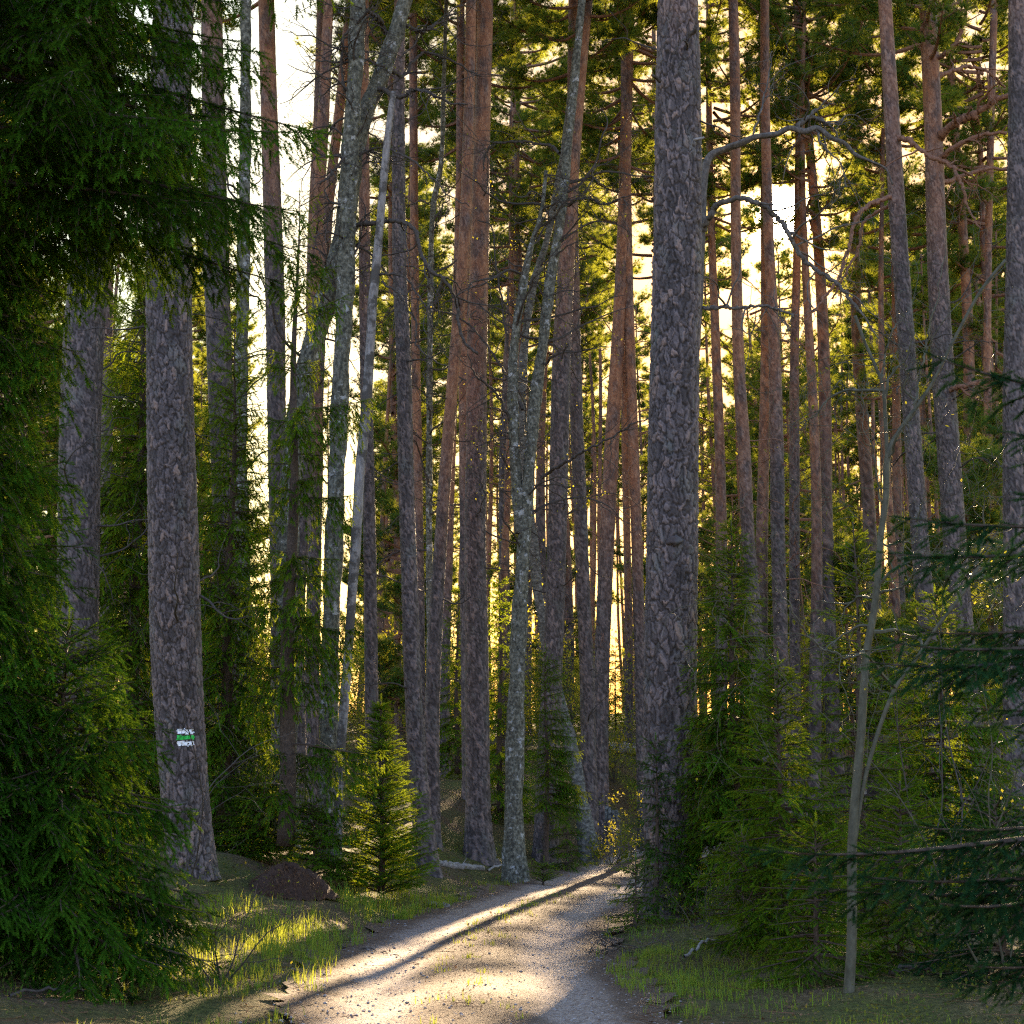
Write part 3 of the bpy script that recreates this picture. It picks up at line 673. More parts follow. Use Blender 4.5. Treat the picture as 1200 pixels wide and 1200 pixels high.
pine('stout pine with several thick orange limbs reaching right', 30.0,
     [(1138, 900, 29), (1132, 800, 28), (1121, 667, 27), (1112, 533, 26), (1103, 400, 24), (1097, 260, 22), (1093, 133, 21), (1087, 0, 19)], orange=(380, 130), top=21, seed=22, dead=8, dz=(4, 11), fine=1.2,
     limbs=[([(1098, 163), (1110, 152, -.3), (1133, 137, -.6), (1155, 125, -.8), (1182, 111, -1)], 11, 6, 'twig_red'),
            ([(1097, 90), (1118, 84, .4), (1133, 80, .6), (1150, 82, .8), (1165, 92, 1), (1178, 102, 1.2)], 6, 2.5, 'twig_red'),
            ([(1099, 190), (1115, 178, -.3), (1143, 163, -.5), (1180, 156, -.7)], 7, 4, 'twig_red'),
            ([(1100, 216), (1120, 210, .4), (1140, 203, .6), (1186, 198, .8)], 6, 4, 'twig_red'),
            ([(1093, 72), (1108, 60, -.3), (1120, 46, -.4), (1130, 22, -.5), (1136, -10, -.5)], 6, 3, 'twig_red'),
            ([(1108, 458), (1130, 452, -.5), (1150, 447, -.6), (1182, 449, -.8)], 7, 5, 'twig_red'),
            ([(1089, 25), (1105, 12, .3), (1125, 2, .5), (1150, -20, .5)], 5, 3, 'twig_red')])
pine('dark pine standing cut off by the right-hand frame edge', 25.0,
     [(1192, 900, 30), (1190, 700, 27), (1189, 500, 26), (1193, 300, 26), (1195, 150, 25), (1194, 0, 23)], orange=(100, -200), top=22, seed=23, dead=5)
pine('slim grey pine half hidden between the far left pine and the trail-marked pine', 34.0,
     [(124, 870, 14), (125, 700, 14), (125, 560, 13), (126, 400, 12), (128, 200, 11), (128, 0, 10)], orange=(500, 200), top=20, seed=24, dead=8)
pine('thin pinkish pine rising straight in the gap left of the dark plated pine', 46.0,
     [(467, 860, 8.5), (466, 760, 8), (464, 560, 7.5), (460, 450, 7), (458, 250, 6.5), (457, 0, 6)], orange=(800, 640), top=22, seed=25, dead=5, dz=(8, 14))
pine('slim orange pine just right of the dark plated pine', 42.0,
     [(493, 890, 12), (492, 740, 11.5), (490, 560, 11), (487, 400, 10.5), (485, 200, 10), (484, 0, 9)], orange=(720, 500), top=24, seed=26, dead=8, dz=(8, 15))
pine('warm brown pine between the bending grey pine and the straight grey pine', 42.0,
     [(521, 890, 12), (522, 760, 11.5), (526, 640, 11), (529, 520, 11), (534, 380, 10), (539, 200, 10), (540, 0, 9)], orange=(760, 560), top=24, seed=27, dead=6, dz=(8, 15))
pine('purplish double-ridged pine far behind the twin-trunked alder', 58.0,
     [(591, 850, 13), (591, 690, 13), (591, 540, 12.5), (597, 400, 12), (603, 250, 11), (605, 0, 10)], orange=(500, 250), top=26, seed=28, dead=4, dz=(8, 15))
pine('pale orange pine seen between the two slim pines left of the thickest pine', 55.0,
     [(737, 830, 10), (736, 700, 9.5), (733, 540, 9), (731, 380, 9), (728, 200, 8), (728, 0, 7)], orange=(800, 640), top=26, seed=29, dead=5, dz=(6, 15), dmat='twig_red')
pine('twin-looking orange pine with pale flaking bark near the dark boughs at right', 42.0,
     [(1166, 860, 11), (1163, 700, 10), (1159, 560, 9.5), (1157, 400, 9), (1160, 200, 8), (1165, 0, 8)], orange=(760, 560), top=21, seed=30, dead=7, dmat='twig_red')

# ------------------------------------------------------------------ alders, birches, the dead leaning trunk
LEAFT = np.array([(0, -.02, 0), (0.5, -.32, .05), (1, 0, 0), (0, .02, 0), (1, 0, 0), (0.5, .32, .05)], np.float32)
def broadleaf(name, label, cat, Y, stems, mat, seed, top=15.0, twigs=26, tl=1.3, zr=(2.5, 11), leaves=400, limbs=(), group=None, flare=0.35, leaf=0.035, rough=0.012):
    """stems: list of (control rows, starts at the ground?)"""
    rg = np.random.default_rng(200 + seed); root = None; qs = []
    for ctrl, gr, tp in stems:
        rows = trunk_rows(Y, ctrl, tp, gr)
        if root is None:
            base = rows[0, :3] + np.array((0, 0, 0.12)); root = thing(name, label, cat, base, group)
        res = max(0.015, 1.6 * px_m(Y)); m = MB()
        bark_tube(m, rows, res, res * 1.8, rg, (99, 100), (0.06, 0.07), 0.007, flare if gr else 0.0, rough=rough)
        m.v = [v - base.astype(np.float32) for v in m.v]
        link('trunk' if len(qs) == 0 else 'stem', m.mesh('stem', M[mat]), root); qs.append(catmull(rows, 120))
    m = MB(); tips = []
    for k in range(twigs):
        q = qs[rg.integers(len(qs))]; z = zr[0] + (zr[1] - zr[0]) * rg.random() ** 0.8; z = min(z, q[-1, 2] - 0.1)
        if z < q[0, 2]: continue
        c = np.array([np.interp(z, q[:, 2], q[:, j]) for j in range(4)])
        az = rg.random() * 2 * pi; d = np.array((cos(az), sin(az) * 0.7, 0.2 + 0.5 * rg.random())); L = tl * (0.35 + 0.8 * rg.random())
        grow(m, c[:3], d, L, 0.008 + 0.010 * L, 3, rg, 0.6, 0.25, 4, 5, 0, tips, 0.55)
    wm = M['twig' if mat != 'sapling' else 'sapling']
    if mat == 'snag': wm = M['snag']
    for pts, r0, r1 in limbs:
        l = MB(); limb(l, pts, r0, r1, Y, rg, 7, 1.1); link('limb', l.shift(-base).mesh('limb', wm), root)
    if leaves and tips:
        k = rg.integers(0, len(tips), leaves)
        Pn = np.array([tips[i][0] for i in k]) + rg.normal(0, 0.05, (leaves, 3)); D = rg.normal(0, 1, (leaves, 3)) + np.array((0, 0, .3))
        place_shoots(m, LEAFT, Pn, D, leaf * (0.6 + 0.7 * rg.random(leaves)), rg.random(leaves), 1)
    if m.n: link('crown', m.shift(-base).mesh('alder_crown', [wm, M['leaf']], False), root)
    return root

broadleaf('alder_tree', 'curved lichen-covered alder that sweeps right across its straight neighbour', 'alder tree', 25.5,
    [([(337, 985, 25), (336, 800, 25), (337, 640, 25), (343, 540, 26), (356, 450, 26), (374, 375, 26), (397, 305, 26), (407, 245, 24), (413, 185, 23), (425, 140, 21), (442, 100, 20), (456, 62, 18), (466, 32, 17), (478, -10, 16)], True, 14)],
    'alder', 1, twigs=26, zr=(7.5, 13), tl=1.8, leaves=500,
    limbs=[([(452, 40), (445, 20, -.3), (430, 8, -.5), (415, -5, -.6)], 7, 3), ([(440, 105), (452, 106, -.3), (470, 112, -.5), (490, 104, -.7), (505, 108, -.9), (530, 120, -1), (548, 122, -1.1)], 6, 2),
           ([(405, 262), (425, 262, -.4), (450, 259, -.7), (473, 259, -.9), (488, 275, -1), (497, 305, -1.1), (510, 322, -1.2), (530, 340, -1.2), (538, 375, -1.3), (545, 400, -1.3), (560, 415, -1.3)], 6, 3),
           ([(470, 25), (490, 35, .3), (510, 30, .5), (535, 15, .6)], 6, 2.5), ([(450, 75), (470, 90, .3), (500, 62, .5), (530, 70, .7), (560, 88, .8)], 5, 2), ([(420, 150), (407, 130, -.4), (400, 45, -.5), (418, 25, -.6), (437, 8, -.7)], 3.5, 3)])
broadleaf('alder_tree', 'straight grey lichened alder beside the pale leaning dead trunk', 'alder tree', 25.0,
    [([(383, 992, 25), (384, 930, 22), (386, 800, 21), (388, 720, 21), (393, 600, 21), (398, 475, 20), (403, 370, 20), (407, 290, 19), (411, 170, 19), (416, 90, 18), (420, 0, 17)], True, 15)],
    'alder', 2, twigs=36, zr=(8, 13), leaves=300, limbs=[([(408, 180), (398, 190, -.2), (385, 205, -.3), (372, 215, -.4)], 4, 1.5)])
broadleaf('alder_tree', 'twin-trunked crooked alder with a knot, standing at the mossy road bank', 'alder tree', 30.0,
    [([(603, 1016, 28), (602, 960, 23), (604, 860, 21), (607, 760, 19), (611, 680, 17), (615, 620, 15), (621, 540, 14.5), (627, 470, 14), (634, 420, 13), (645, 330, 12), (657, 255, 11), (666, 170, 10), (673, 100, 9), (682, 0, 8)], True, 14),
     ([(610, 625, 13), (605, 560, 13), (601, 480, 12), (603, 400, 11), (614, 330, 9), (622, 290, 7), (634, 250, 5), (640, 200, 4)], False, 0)],
    'alder', 3, twigs=46, zr=(4.5, 13), tl=2.0, leaves=1300, leaf=0.04,
    limbs=[([(636, 560), (660, 545, -.4), (690, 525, -.8), (715, 512, -1), (735, 500, -1.2), (760, 490, -1.3)], 4, 1.5), ([(665, 240), (690, 232, -.4), (712, 238, -.6), (740, 228, -.8)], 4, 1.5),
           ([(655, 180), (640, 170, .3), (600, 168, .5), (575, 172, .6), (566, 192, .6), (567, 200, .6)], 4, 1.8), ([(612, 480), (590, 440, .4), (565, 400, .6), (540, 375, .8), (500, 360, 1)], 4, 1.5),
           ([(602, 430), (580, 300, .3), (575, 262, .5), (560, 258, .6)], 3, 1.5), ([(600, 500), (580, 460, -.3), (555, 440, -.5), (548, 415, -.6)], 4, 1.5)])
broadleaf('birch_tree', 'leaning grey birch crossing behind the twin-trunked alder, lichen patches on its bark', 'birch tree', 36.0,
    [([(688, 984, 22), (681, 940, 18), (672, 890, 16), (660, 835, 14), (647, 785, 13), (637, 735, 12.5), (630, 690, 12), (625, 640, 12), (617, 560, 11), (612, 480, 10), (615, 400, 9.5), (626, 330, 9), (640, 285, 8), (655, 210, 8), (667, 130, 7.5), (676, 50, 7), (684, -20, 6)], True, 17)],
    'birch_grey', 4, twigs=22, zr=(8, 15), tl=1.8, leaves=900, flare=0.2, leaf=0.04)
broadleaf('alder_tree', 'mottled slim alder touching the right side of the grey pine behind the marked pine', 'alder tree', 25.0,
    [([(290, 1015, 21), (293, 920, 19), (291, 830, 18), (285, 660, 17), (281, 500, 17), (284, 370, 15), (287, 200, 13), (288, 0, 11)], True, 13)], 'alder', 5, twigs=12, zr=(5, 11), leaves=200)
broadleaf('alder_tree', 'very thin dark mossy alder between slim orange pines, with wiry dead branches', 'alder tree', 34.0,
    [([(505, 935, 8), (504, 800, 8), (503, 640, 8), (503, 520, 7.5), (504, 400, 7), (507, 250, 6.5), (517, 190, 6), (520, 100, 5), (523, 0, 4)], True, 15)], 'alder', 6, twigs=26, zr=(6, 14), tl=1.7, leaves=200, flare=0.2)
# bare dead snag whose limbs arch over the sun
root = broadleaf('dead_tree', 'bare grey dead tree behind the thickest pine, its long limbs arching over the sun', 'dead tree', 24.0,
    [([(796, 1000, 13), (800, 800, 13), (806, 600, 12), (814, 420, 11), (820, 320, 10), (823, 250, 9.5), (825, 208, 8.5), (832, 184, 8), (850, 174, 7.2), (868, 168, 7.8), (884, 161, 7), (910, 157, 7.4), (925, 150, 6.4), (943, 154, 6.6), (957, 150, 5.6), (975, 162, 5.2), (990, 168, 4.4), (1002, 181, 4.2), (1020, 189, 3.4), (1038, 198, 2.6), (1046, 216, 1.5)], True, 0)],
    'snag', 7, twigs=0, leaves=0, flare=0.15, rough=0.012,
    limbs=[([(822, 270), (832, 255, -.2), (843, 240, -.3), (867, 232, -.4), (887, 238, -.5), (905, 252, -.5), (916, 262, -.5), (933, 293, -.6), (960, 317, -.6), (987, 337, -.7), (1010, 367, -.7)], 7.5, 4), ([(935, 153), (945, 140, .1), (957, 138, .2), (970, 146, .2)], 6, 5),
           ([(824, 360), (845, 358, -.2), (870, 354, -.3), (898, 356, -.4), (915, 362, -.5), (930, 372, -.5)], 5, 2.5), ([(957, 150), (968, 170, -.2), (985, 190, -.3), (992, 220, -.4)], 3, 1), ([(880, 165), (892, 120, .2), (905, 60, .3)], 3, 1.2)])

rg = np.random.default_rng(77)
rows = trunk_rows(24.6, [(397, 935, 13), (399, 880, 13.5), (404, 820, 13), (409, 750, 13), (413, 690, 14), (418, 620, 15), (422, 550, 15), (428, 490, 15), (433, 420, 14), (437, 350, 13), (443, 290, 12), (448, 230, 11), (454, 165, 10), (461, 108, 8.5)], 0)
rows[:, 3] *= 0.85
base = rows[0, :3] + np.array((0, 0, .12)); root = thing('dead_tree', 'pale half-peeled dead trunk leaning right and snapped off at the alder fork', 'dead tree', base)
m = MB(); bark_tube(m, rows, 0.02, 0.04, rg, (99, 100), (0.05, 0.3), 0.004, 0.15, rough=0.004); m.v = [v - base.astype(np.float32) for v in m.v]
link('trunk', m.mesh('dead_trunk', M['pale']), root)
for pts, r0, r1 in (([(446, 322), (470, 325, -.3), (487, 345, -.5), (500, 365, -.6), (507, 385, -.6)], 3, 1.5), ([(447, 330), (463, 340, -.3), (480, 370, -.5), (485, 400, -.6), (500, 418, -.7), (525, 430, -.7)], 3, 1.5), ([(458, 175), (475, 185, -.2), (500, 208, -.5), (525, 230, -.7), (550, 242, -.8)], 3, 1.2)):
    m = MB(); limb(m, pts, r0, r1, 24.6, rg, 4); link('limb', m.shift(-base).mesh('limb', M['twig']), root)

# ------------------------------------------------------------------ spruces
def spruce(label, base, height, prof, seed, lod=1, mat='spruce', whorl=0.28, per=5, droop=0.35, tipup=0.35, z0=0.25, hang=0.3, step=0.075, sub=0.33, shoot=0.07, name='spruce_tree', cat='spruce tree', group=None, az=None, tr=None, dead=0, lean=(0, 0), mk=True, tintb=0.0, rise=0.15):
    """prof(t, az) -> branch length at height fraction t"""
    rg = np.random.default_rng(300 + seed); base = np.array(base, float)
    n = 40; zz = np.linspace(-0.1, height, n); tr = tr or 0.012 * height + 0.012
    ax = np.c_[lean[0] * (zz / height) ** 1.3 * height + 0.02 * np.sin(zz * 1.7 + seed), lean[1] * zz + 0.02 * np.cos(zz * 1.3), zz]
    mt = MB(); tube(mt, ax, np.maximum(tr * (1 - zz / height) ** 0.85, 0.006) * (1 + 0.4 * np.exp(-np.maximum(zz, 0) / 0.15)), 12)
    mw = mf = MB(); Pn, D, Ln, T = [], [], [], []
    z = z0
    while z < height - 0.05:
        t_ = z / height; k_ = per if t_ < 0.9 else 4; a0 = rg.random() * 6.28
        for k in range(k_):
            a = a0 + k * 2 * pi / k_ + rg.normal(0, 0.25); zb = z + rg.normal(0, whorl * 0.3)
            if zb < 0.05 or zb > height: continue
            L = prof(zb / height, a) * (0.75 + 0.4 * rg.random())
            if L < 0.05: continue
            if az and not az(a, zb): continue
            d = np.array((cos(a), sin(a), 0.0)); sd = np.array((-d[1], d[0], 0.0)); c0 = np.array([np.interp(zb, zz, ax[:, j]) for j in range(3)])
            m_ = 12; s_ = np.linspace(0, 1, m_); rs = rise + (0.7 - rise) * max(0, t_ - 0.55) / 0.45
            dr = droop * (1 - 0.7 * t_) * (0.8 + 0.4 * rg.random()); bend = rg.normal(0, 0.12)
            pts = c0 + d * (L * s_)[:, None] + sd * (bend * L * s_**2)[:, None] + np.array((0, 0, 1)) * (L * (rs * s_ - dr * 1.6 * s_**1.6 + tipup * dr * 1.6 * s_**3.2))[:, None]
            tube(mw, pts, np.linspace(0.006 + 0.009 * L, 0.002, m_), 5, 1)
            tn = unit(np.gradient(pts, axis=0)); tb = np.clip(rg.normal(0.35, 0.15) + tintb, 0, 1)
            nb = max(3, int(L / step)); s1 = 0.12 if L < 1 else 0.22
            for q in range(nb):
                u = s1 + (1 - s1) * (q + rg.random() * 0.8) / nb
                p = np.array([np.interp(u, s_, pts[:, j]) for j in range(3)]); t1 = unit(np.array([np.interp(u, s_, tn[:, j]) for j in range(3)]))
                # the branch itself bears needles
                Pn.append(p); D.append(t1 + rg.normal(0, 0.15, 3)); Ln.append(shoot * 1.1); T.append(tb)
                for sg in (-1, 1):
                    l2 = min(sub, sub * L * 1.2) * (0.35 + 0.65 * np.sin(pi * min(1, 0.2 + 0.8 * (1 - u)))) * (0.6 + 0.6 * rg.random()) * (1.15 - 0.75 * u) + 0.03
                    d2 = unit(t1 * 0.75 + sg * sd * (0.75 + rg.normal(0, 0.12)) + np.array((0, 0, rg.normal(-0.05, 0.1))))
                    ns = max(1, int(l2 / (shoot * 0.7))); v = (np.arange(ns) + 0.3) / ns
                    hg = hang * (0.6 + 0.8 * rg.random())
                    pp = p + d2 * (l2 * v * (1 - 0.3 * hg))[:, None] + np.array((0, 0, -1)) * (hg * l2 * v**1.5)[:, None]
                    dd = d2 + np.array((0, 0, -1)) * (hg * 1.5 * v**0.5)[:, None]
                    Pn.extend(pp); D.extend(dd + rg.normal(0, 0.2, (ns, 3))); Ln.extend(np.full(ns, shoot) * (0.8 + 0.4 * rg.random(ns)))
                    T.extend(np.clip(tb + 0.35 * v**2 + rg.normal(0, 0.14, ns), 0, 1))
                    if ns > 2:                                        # side twigs of the branchlet
                        sd2 = unit(np.cross(d2, np.array((0, 0, 1.0)))); w_ = np.where(np.arange(ns) % 2 == 0, 1.0, -1.0)
                        for ww in (w_, -w_):
                            e_ = unit(dd * 0.75 + sd2 * ww[:, None] * 0.85 + rg.normal(0, 0.24, (ns, 3)) + np.array((0, 0, -0.3 * hg))); ls = shoot * (0.75 + 0.5 * rg.random(ns)); k2 = rg.random(ns) < 0.62
                            Pn.extend(pp[k2]); D.extend(e_[k2]); Ln.extend(ls[k2]); T.extend(np.clip(tb + 0.3 * v + rg.normal(0, 0.16, ns), 0, 1)[k2])
                        if l2 > 0.12: tube(mw, np.array([p, pp[ns // 2], pp[-1]]), [0.0035, 0.0025, 0.0015], 3, 1)
        z += whorl * (0.75 + 0.5 * rg.random()) * (1 - 0.35 * t_)
    Pn.append(ax[-1] - np.array((0, 0, .03))); D.append(np.array((0, 0, 1.0))); Ln.append(0.12); T.append(0.6)
    place_shoots(mf, SHOOT[lod], np.array(Pn), np.array(D), np.array(Ln) , np.array(T))
    if dead:
        q = np.c_[ax, np.full(n, tr)]; dead_branches(mw, q, 0.3, min(height, dead), 30, rg, 0.9, 1, 2, 0.008)
    meshes = (mt.mesh('spruce_trunk', M['spruce_bark']), mf.mesh('spruce_crown', [M[mat], M['spruce_bark']], False))
    if not mk: return meshes
    root = thing(name, label, cat, base, group)
    for nm, me in zip(('trunk', 'crown'), meshes): link(nm, me, root)
    return root

def cone(r, p=0.8, lo=0.0, b=0.75):
    """length of branches: widest near the ground, tapering to the tip"""
    return lambda t_, a: r * (1 - t_) ** p * (b + (1 - b) * min(1, max(0, (t_ - lo)) / 0.12 if lo else 1)) + 0.03
def at(px, Y, z=None):
    x = (px - 600) / FPX * Y / cp * (cp * cp + sp * sp) if False else P(px, 930, Y)[0]
    return (x, Y, tz(x, Y) if z is None else z)
def front_only(Y):                                # branches on the far side of a near tree are never seen
    return None

# 1 the tall spruce outside the left edge whose boughs hang across the upper left
def prof1(t_, a):
    z = t_ * 13
    side = 0.5 + 0.5 * cos(a + 0.15)                 # long towards +x
    if z > 5.6: return 0.9 + 1.85 * side
    return 0.55 + 0.35 * side
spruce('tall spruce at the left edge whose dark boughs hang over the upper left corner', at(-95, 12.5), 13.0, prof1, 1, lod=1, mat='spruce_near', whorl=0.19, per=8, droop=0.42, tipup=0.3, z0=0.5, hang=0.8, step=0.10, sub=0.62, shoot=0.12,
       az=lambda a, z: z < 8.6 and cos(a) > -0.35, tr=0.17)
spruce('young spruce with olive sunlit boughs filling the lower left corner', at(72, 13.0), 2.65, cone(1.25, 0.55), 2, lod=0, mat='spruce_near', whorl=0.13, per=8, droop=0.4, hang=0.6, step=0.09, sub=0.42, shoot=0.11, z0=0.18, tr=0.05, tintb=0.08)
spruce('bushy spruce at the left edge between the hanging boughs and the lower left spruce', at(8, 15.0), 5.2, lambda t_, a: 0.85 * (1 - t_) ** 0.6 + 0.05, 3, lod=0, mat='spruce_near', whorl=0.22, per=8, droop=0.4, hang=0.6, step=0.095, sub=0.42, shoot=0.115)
spruce('dense spruce filling the gap between the far left pine and the trail-marked pine', at(150, 26.0), 9.5, lambda t_, a: 1.35 * (1 - t_) ** 0.6 + 0.05, 4, lod=1, whorl=0.26, per=7, droop=0.4, hang=0.9, step=0.1, sub=0.46, shoot=0.13)
spruce('dark spruce standing close on the right of the trail-marked pine', at(262, 23.0), 7.2, lambda t_, a: 0.85 * (1 - t_) ** 0.5 + 0.05, 5, lod=1, whorl=0.22, per=7, droop=0.45, hang=0.9, step=0.09, sub=0.46, shoot=0.12, dead=2.5)
def prof6(t_, a):
    s = max(0.0, cos(a + 0.35)); k = 0.5 + 0.5 * math.sin(t_ * 40)
    return (0.62 + 0.85 * s * k) * (1 - t_) ** 0.4 + 0.05
spruce('tall thin spruce with long drooping boughs reaching across the alder stems', at(335, 22.0), 9.0, prof6, 6, lod=1, mat='spruce', whorl=0.62, per=4, droop=0.3, tipup=0.5, hang=1.4, step=0.06, sub=0.6, shoot=0.12, z0=0.9, dead=3)
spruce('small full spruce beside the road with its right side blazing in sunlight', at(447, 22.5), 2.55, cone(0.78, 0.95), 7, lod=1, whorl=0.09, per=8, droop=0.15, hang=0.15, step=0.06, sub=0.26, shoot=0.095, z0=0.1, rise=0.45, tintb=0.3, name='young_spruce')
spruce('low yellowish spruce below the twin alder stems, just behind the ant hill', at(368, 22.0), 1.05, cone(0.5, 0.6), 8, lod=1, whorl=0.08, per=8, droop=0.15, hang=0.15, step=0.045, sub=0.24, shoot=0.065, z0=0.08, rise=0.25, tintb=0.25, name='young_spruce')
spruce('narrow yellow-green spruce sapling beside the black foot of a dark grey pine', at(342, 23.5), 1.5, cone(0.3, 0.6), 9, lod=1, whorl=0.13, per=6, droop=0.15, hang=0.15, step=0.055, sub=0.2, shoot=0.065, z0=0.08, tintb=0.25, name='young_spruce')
spruce('dark low spruce behind the ant hill on its left', at(300, 22.5), 1.1, cone(0.7, 0.5), 10, lod=1, whorl=0.09, per=8, droop=0.2, hang=0.3, step=0.06, sub=0.28, shoot=0.075, z0=0.08, name='young_spruce')
spruce('thin see-through spruce in front of the grey and orange pine at the road bend', at(640, 33.0), 4.3, lambda t_, a: (0.62 + 0.25 * cos(a)) * (1 - t_) ** 0.45 + 0.03, 11, lod=1, whorl=0.17, per=6, droop=0.4, hang=0.7, step=0.06, sub=0.34, shoot=0.085, z0=1.3, name='young_spruce', tintb=0.05)
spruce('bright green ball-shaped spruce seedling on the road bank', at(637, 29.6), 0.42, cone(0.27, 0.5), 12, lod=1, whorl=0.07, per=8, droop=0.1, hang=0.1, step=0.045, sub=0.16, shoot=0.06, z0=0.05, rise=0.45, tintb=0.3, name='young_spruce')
spruce('young spruce with a pointed sunlit top close to the right of the thickest pine', at(862, 20.3), 4.6, cone(0.95, 0.75), 13, lod=1, whorl=0.15, per=7, droop=0.35, hang=0.6, step=0.065, sub=0.38, shoot=0.11, z0=0.35, name='young_spruce', tintb=-0.02)
spruce('dark wide-skirted spruce standing in front of the pointed young spruce', at(916, 15.5), 2.6, cone(0.85, 0.7), 14, lod=0, whorl=0.13, per=7, droop=0.3, hang=0.5, step=0.07, sub=0.32, shoot=0.105, z0=0.25, name='young_spruce', dead=0.9)
spruce('airy thin spruce just behind the tall pale sapling', at(1010, 17.5), 4.1, cone(0.95, 0.7), 15, lod=0, whorl=0.24, per=6, droop=0.25, hang=0.3, step=0.08, sub=0.3, shoot=0.085, z0=0.4, name='young_spruce', dead=1.2)
spruce('sparse spruce behind the near dark boughs, glowing gold between its twigs', at(1105, 20.0), 3.6, cone(1.15, 0.6), 16, lod=1, whorl=0.17, per=7, droop=0.3, hang=0.45, step=0.075, sub=0.36, shoot=0.11, z0=0.3, name='young_spruce', tintb=0.12)
def prof17(t_, a):
    return 0.5 + 1.15 * max(0, cos(a - pi)) ** 0.7 * (1 - t_) ** 0.35 * (0.55 + 0.45 * math.sin(t_ * 27 + 0.3)) if t_ < .97 else 0.1
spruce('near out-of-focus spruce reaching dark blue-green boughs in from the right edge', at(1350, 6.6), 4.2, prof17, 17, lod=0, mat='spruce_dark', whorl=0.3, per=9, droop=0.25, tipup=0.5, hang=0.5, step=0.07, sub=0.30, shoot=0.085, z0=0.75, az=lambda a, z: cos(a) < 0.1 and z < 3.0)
spruce('dark spruce clump hugging the left foot of the thickest pine', at(768, 20.2), 2.1, lambda t_, a: 0.36 * (1 - t_) ** 0.3 + 0.05, 18, lod=1, mat='spruce_near', whorl=0.2, per=6, droop=0.45, hang=0.7, step=0.055, sub=0.32, shoot=0.08, z0=0.3, name='young_spruce')
spruce('low twiggy spruce at the right road edge before the thickest pine', at(742, 19.0), 0.75, cone(0.45, 0.5), 19, lod=1, whorl=0.14, per=6, droop=0.2, hang=0.3, step=0.07, sub=0.24, shoot=0.07, z0=0.1, name='young_spruce')
spruce('low dark spruce at the foot of the pale sapling, on its left', at(955, 13.6), 1.25, cone(0.62, 0.6), 23, lod=0, whorl=0.13, per=7, droop=0.25, hang=0.35, step=0.08, sub=0.28, shoot=0.095, z0=0.1, name='young_spruce')
spruce('low dark spruce between the pale sapling and the bare grey shrub', at(1052, 14.2), 1.5, cone(0.68, 0.6), 24, lod=0, whorl=0.14, per=7, droop=0.25, hang=0.35, step=0.08, sub=0.3, shoot=0.095, z0=0.1, name='young_spruce')
spruce('small spruce in the grass just right of the thickest pine, beside the wide-skirted spruce', at(866, 16.6), 1.1, cone(0.5, 0.6), 25, lod=1, whorl=0.12, per=7, droop=0.25, hang=0.3, step=0.07, sub=0.25, shoot=0.085, z0=0.08, name='young_spruce')
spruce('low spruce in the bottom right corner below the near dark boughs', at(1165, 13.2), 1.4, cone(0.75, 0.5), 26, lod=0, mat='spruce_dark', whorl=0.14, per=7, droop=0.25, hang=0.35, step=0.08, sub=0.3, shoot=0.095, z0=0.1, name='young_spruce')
spruce('shadowy bluish spruce between the dark plated pine and the straight grey pine', at(535, 40.0), 4.4, cone(0.95, 0.7), 20, lod=2, whorl=0.34, per=6, droop=0.35, hang=0.5, step=0.1, sub=0.36, shoot=0.12, z0=0.3, name='young_spruce')
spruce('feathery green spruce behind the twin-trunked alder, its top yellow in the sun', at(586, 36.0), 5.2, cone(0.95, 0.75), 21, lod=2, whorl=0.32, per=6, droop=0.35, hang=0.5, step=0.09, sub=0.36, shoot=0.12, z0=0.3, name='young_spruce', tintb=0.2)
spruce('leafy little spruce at the foot of the pines by the road bend', at(665, 34.0), 1.6, cone(0.6, 0.6), 22, lod=1, whorl=0.2, per=6, droop=0.3, hang=0.4, step=0.07, sub=0.28, shoot=0.085, z0=0.15, name='young_spruce')

# ------------------------------------------------------------------ saplings and bare shrubs at the right
broadleaf('sapling', 'tall pale smooth-barked sapling forking high up at the right', 'sapling', 12.6,
    [([(994, 1190, 12), (998, 1100, 11.5), (999, 980, 11), (1009, 860, 10), (1015, 770, 9), (1026, 705, 8.2), (1032, 630, 7.5), (1038, 585, 8), (1041, 531, 7.2), (1056, 502, 5.6), (1072, 480, 5), (1093, 448, 4), (1117, 400, 3), (1150, 340, 2.2), (1178, 305, 1.4)], True, 0),
     ([(1040, 540, 5.5), (1038, 500, 4.8), (1034, 451, 4), (1024, 425, 3), (1013, 400, 2.4), (1002, 370, 1.5)], False, 0),
     ([(1002, 985, 5), (1012, 920, 5), (1030, 855, 5), (1050, 805, 4.6), (1075, 770, 4), (1098, 735, 3.2), (1125, 700, 2.4), (1150, 660, 1.4)], False, 0)], 'sapling', 9, twigs=16, tl=0.8, zr=(2.2, 5.0), leaves=60, flare=0.15, rough=0.0,
    limbs=[([(1027, 695), (1045, 690, -.1), (1066, 680, -.2), (1085, 660, -.3), (1110, 640, -.3)], 3.2, 1), ([(1033, 640), (1050, 637, .1), (1068, 628, .2), (1075, 600, .2), (1085, 575, .2)], 3, 1), ([(1034, 451), (1036, 420, .1), (1045, 390, .1), (1060, 370, .2)], 3, 1),
           ([(1072, 480), (1080, 420, .1), (1100, 330, .1), (1108, 300, .1)], 3, 1), ([(1020, 760), (990, 770, -.1), (950, 745, -.2), (920, 705, -.3), (902, 672, -.3)], 3, 1), ([(1035, 590), (1025, 540, -.1), (1018, 490, -.2), (1000, 440, -.2)], 2.5, 1)])
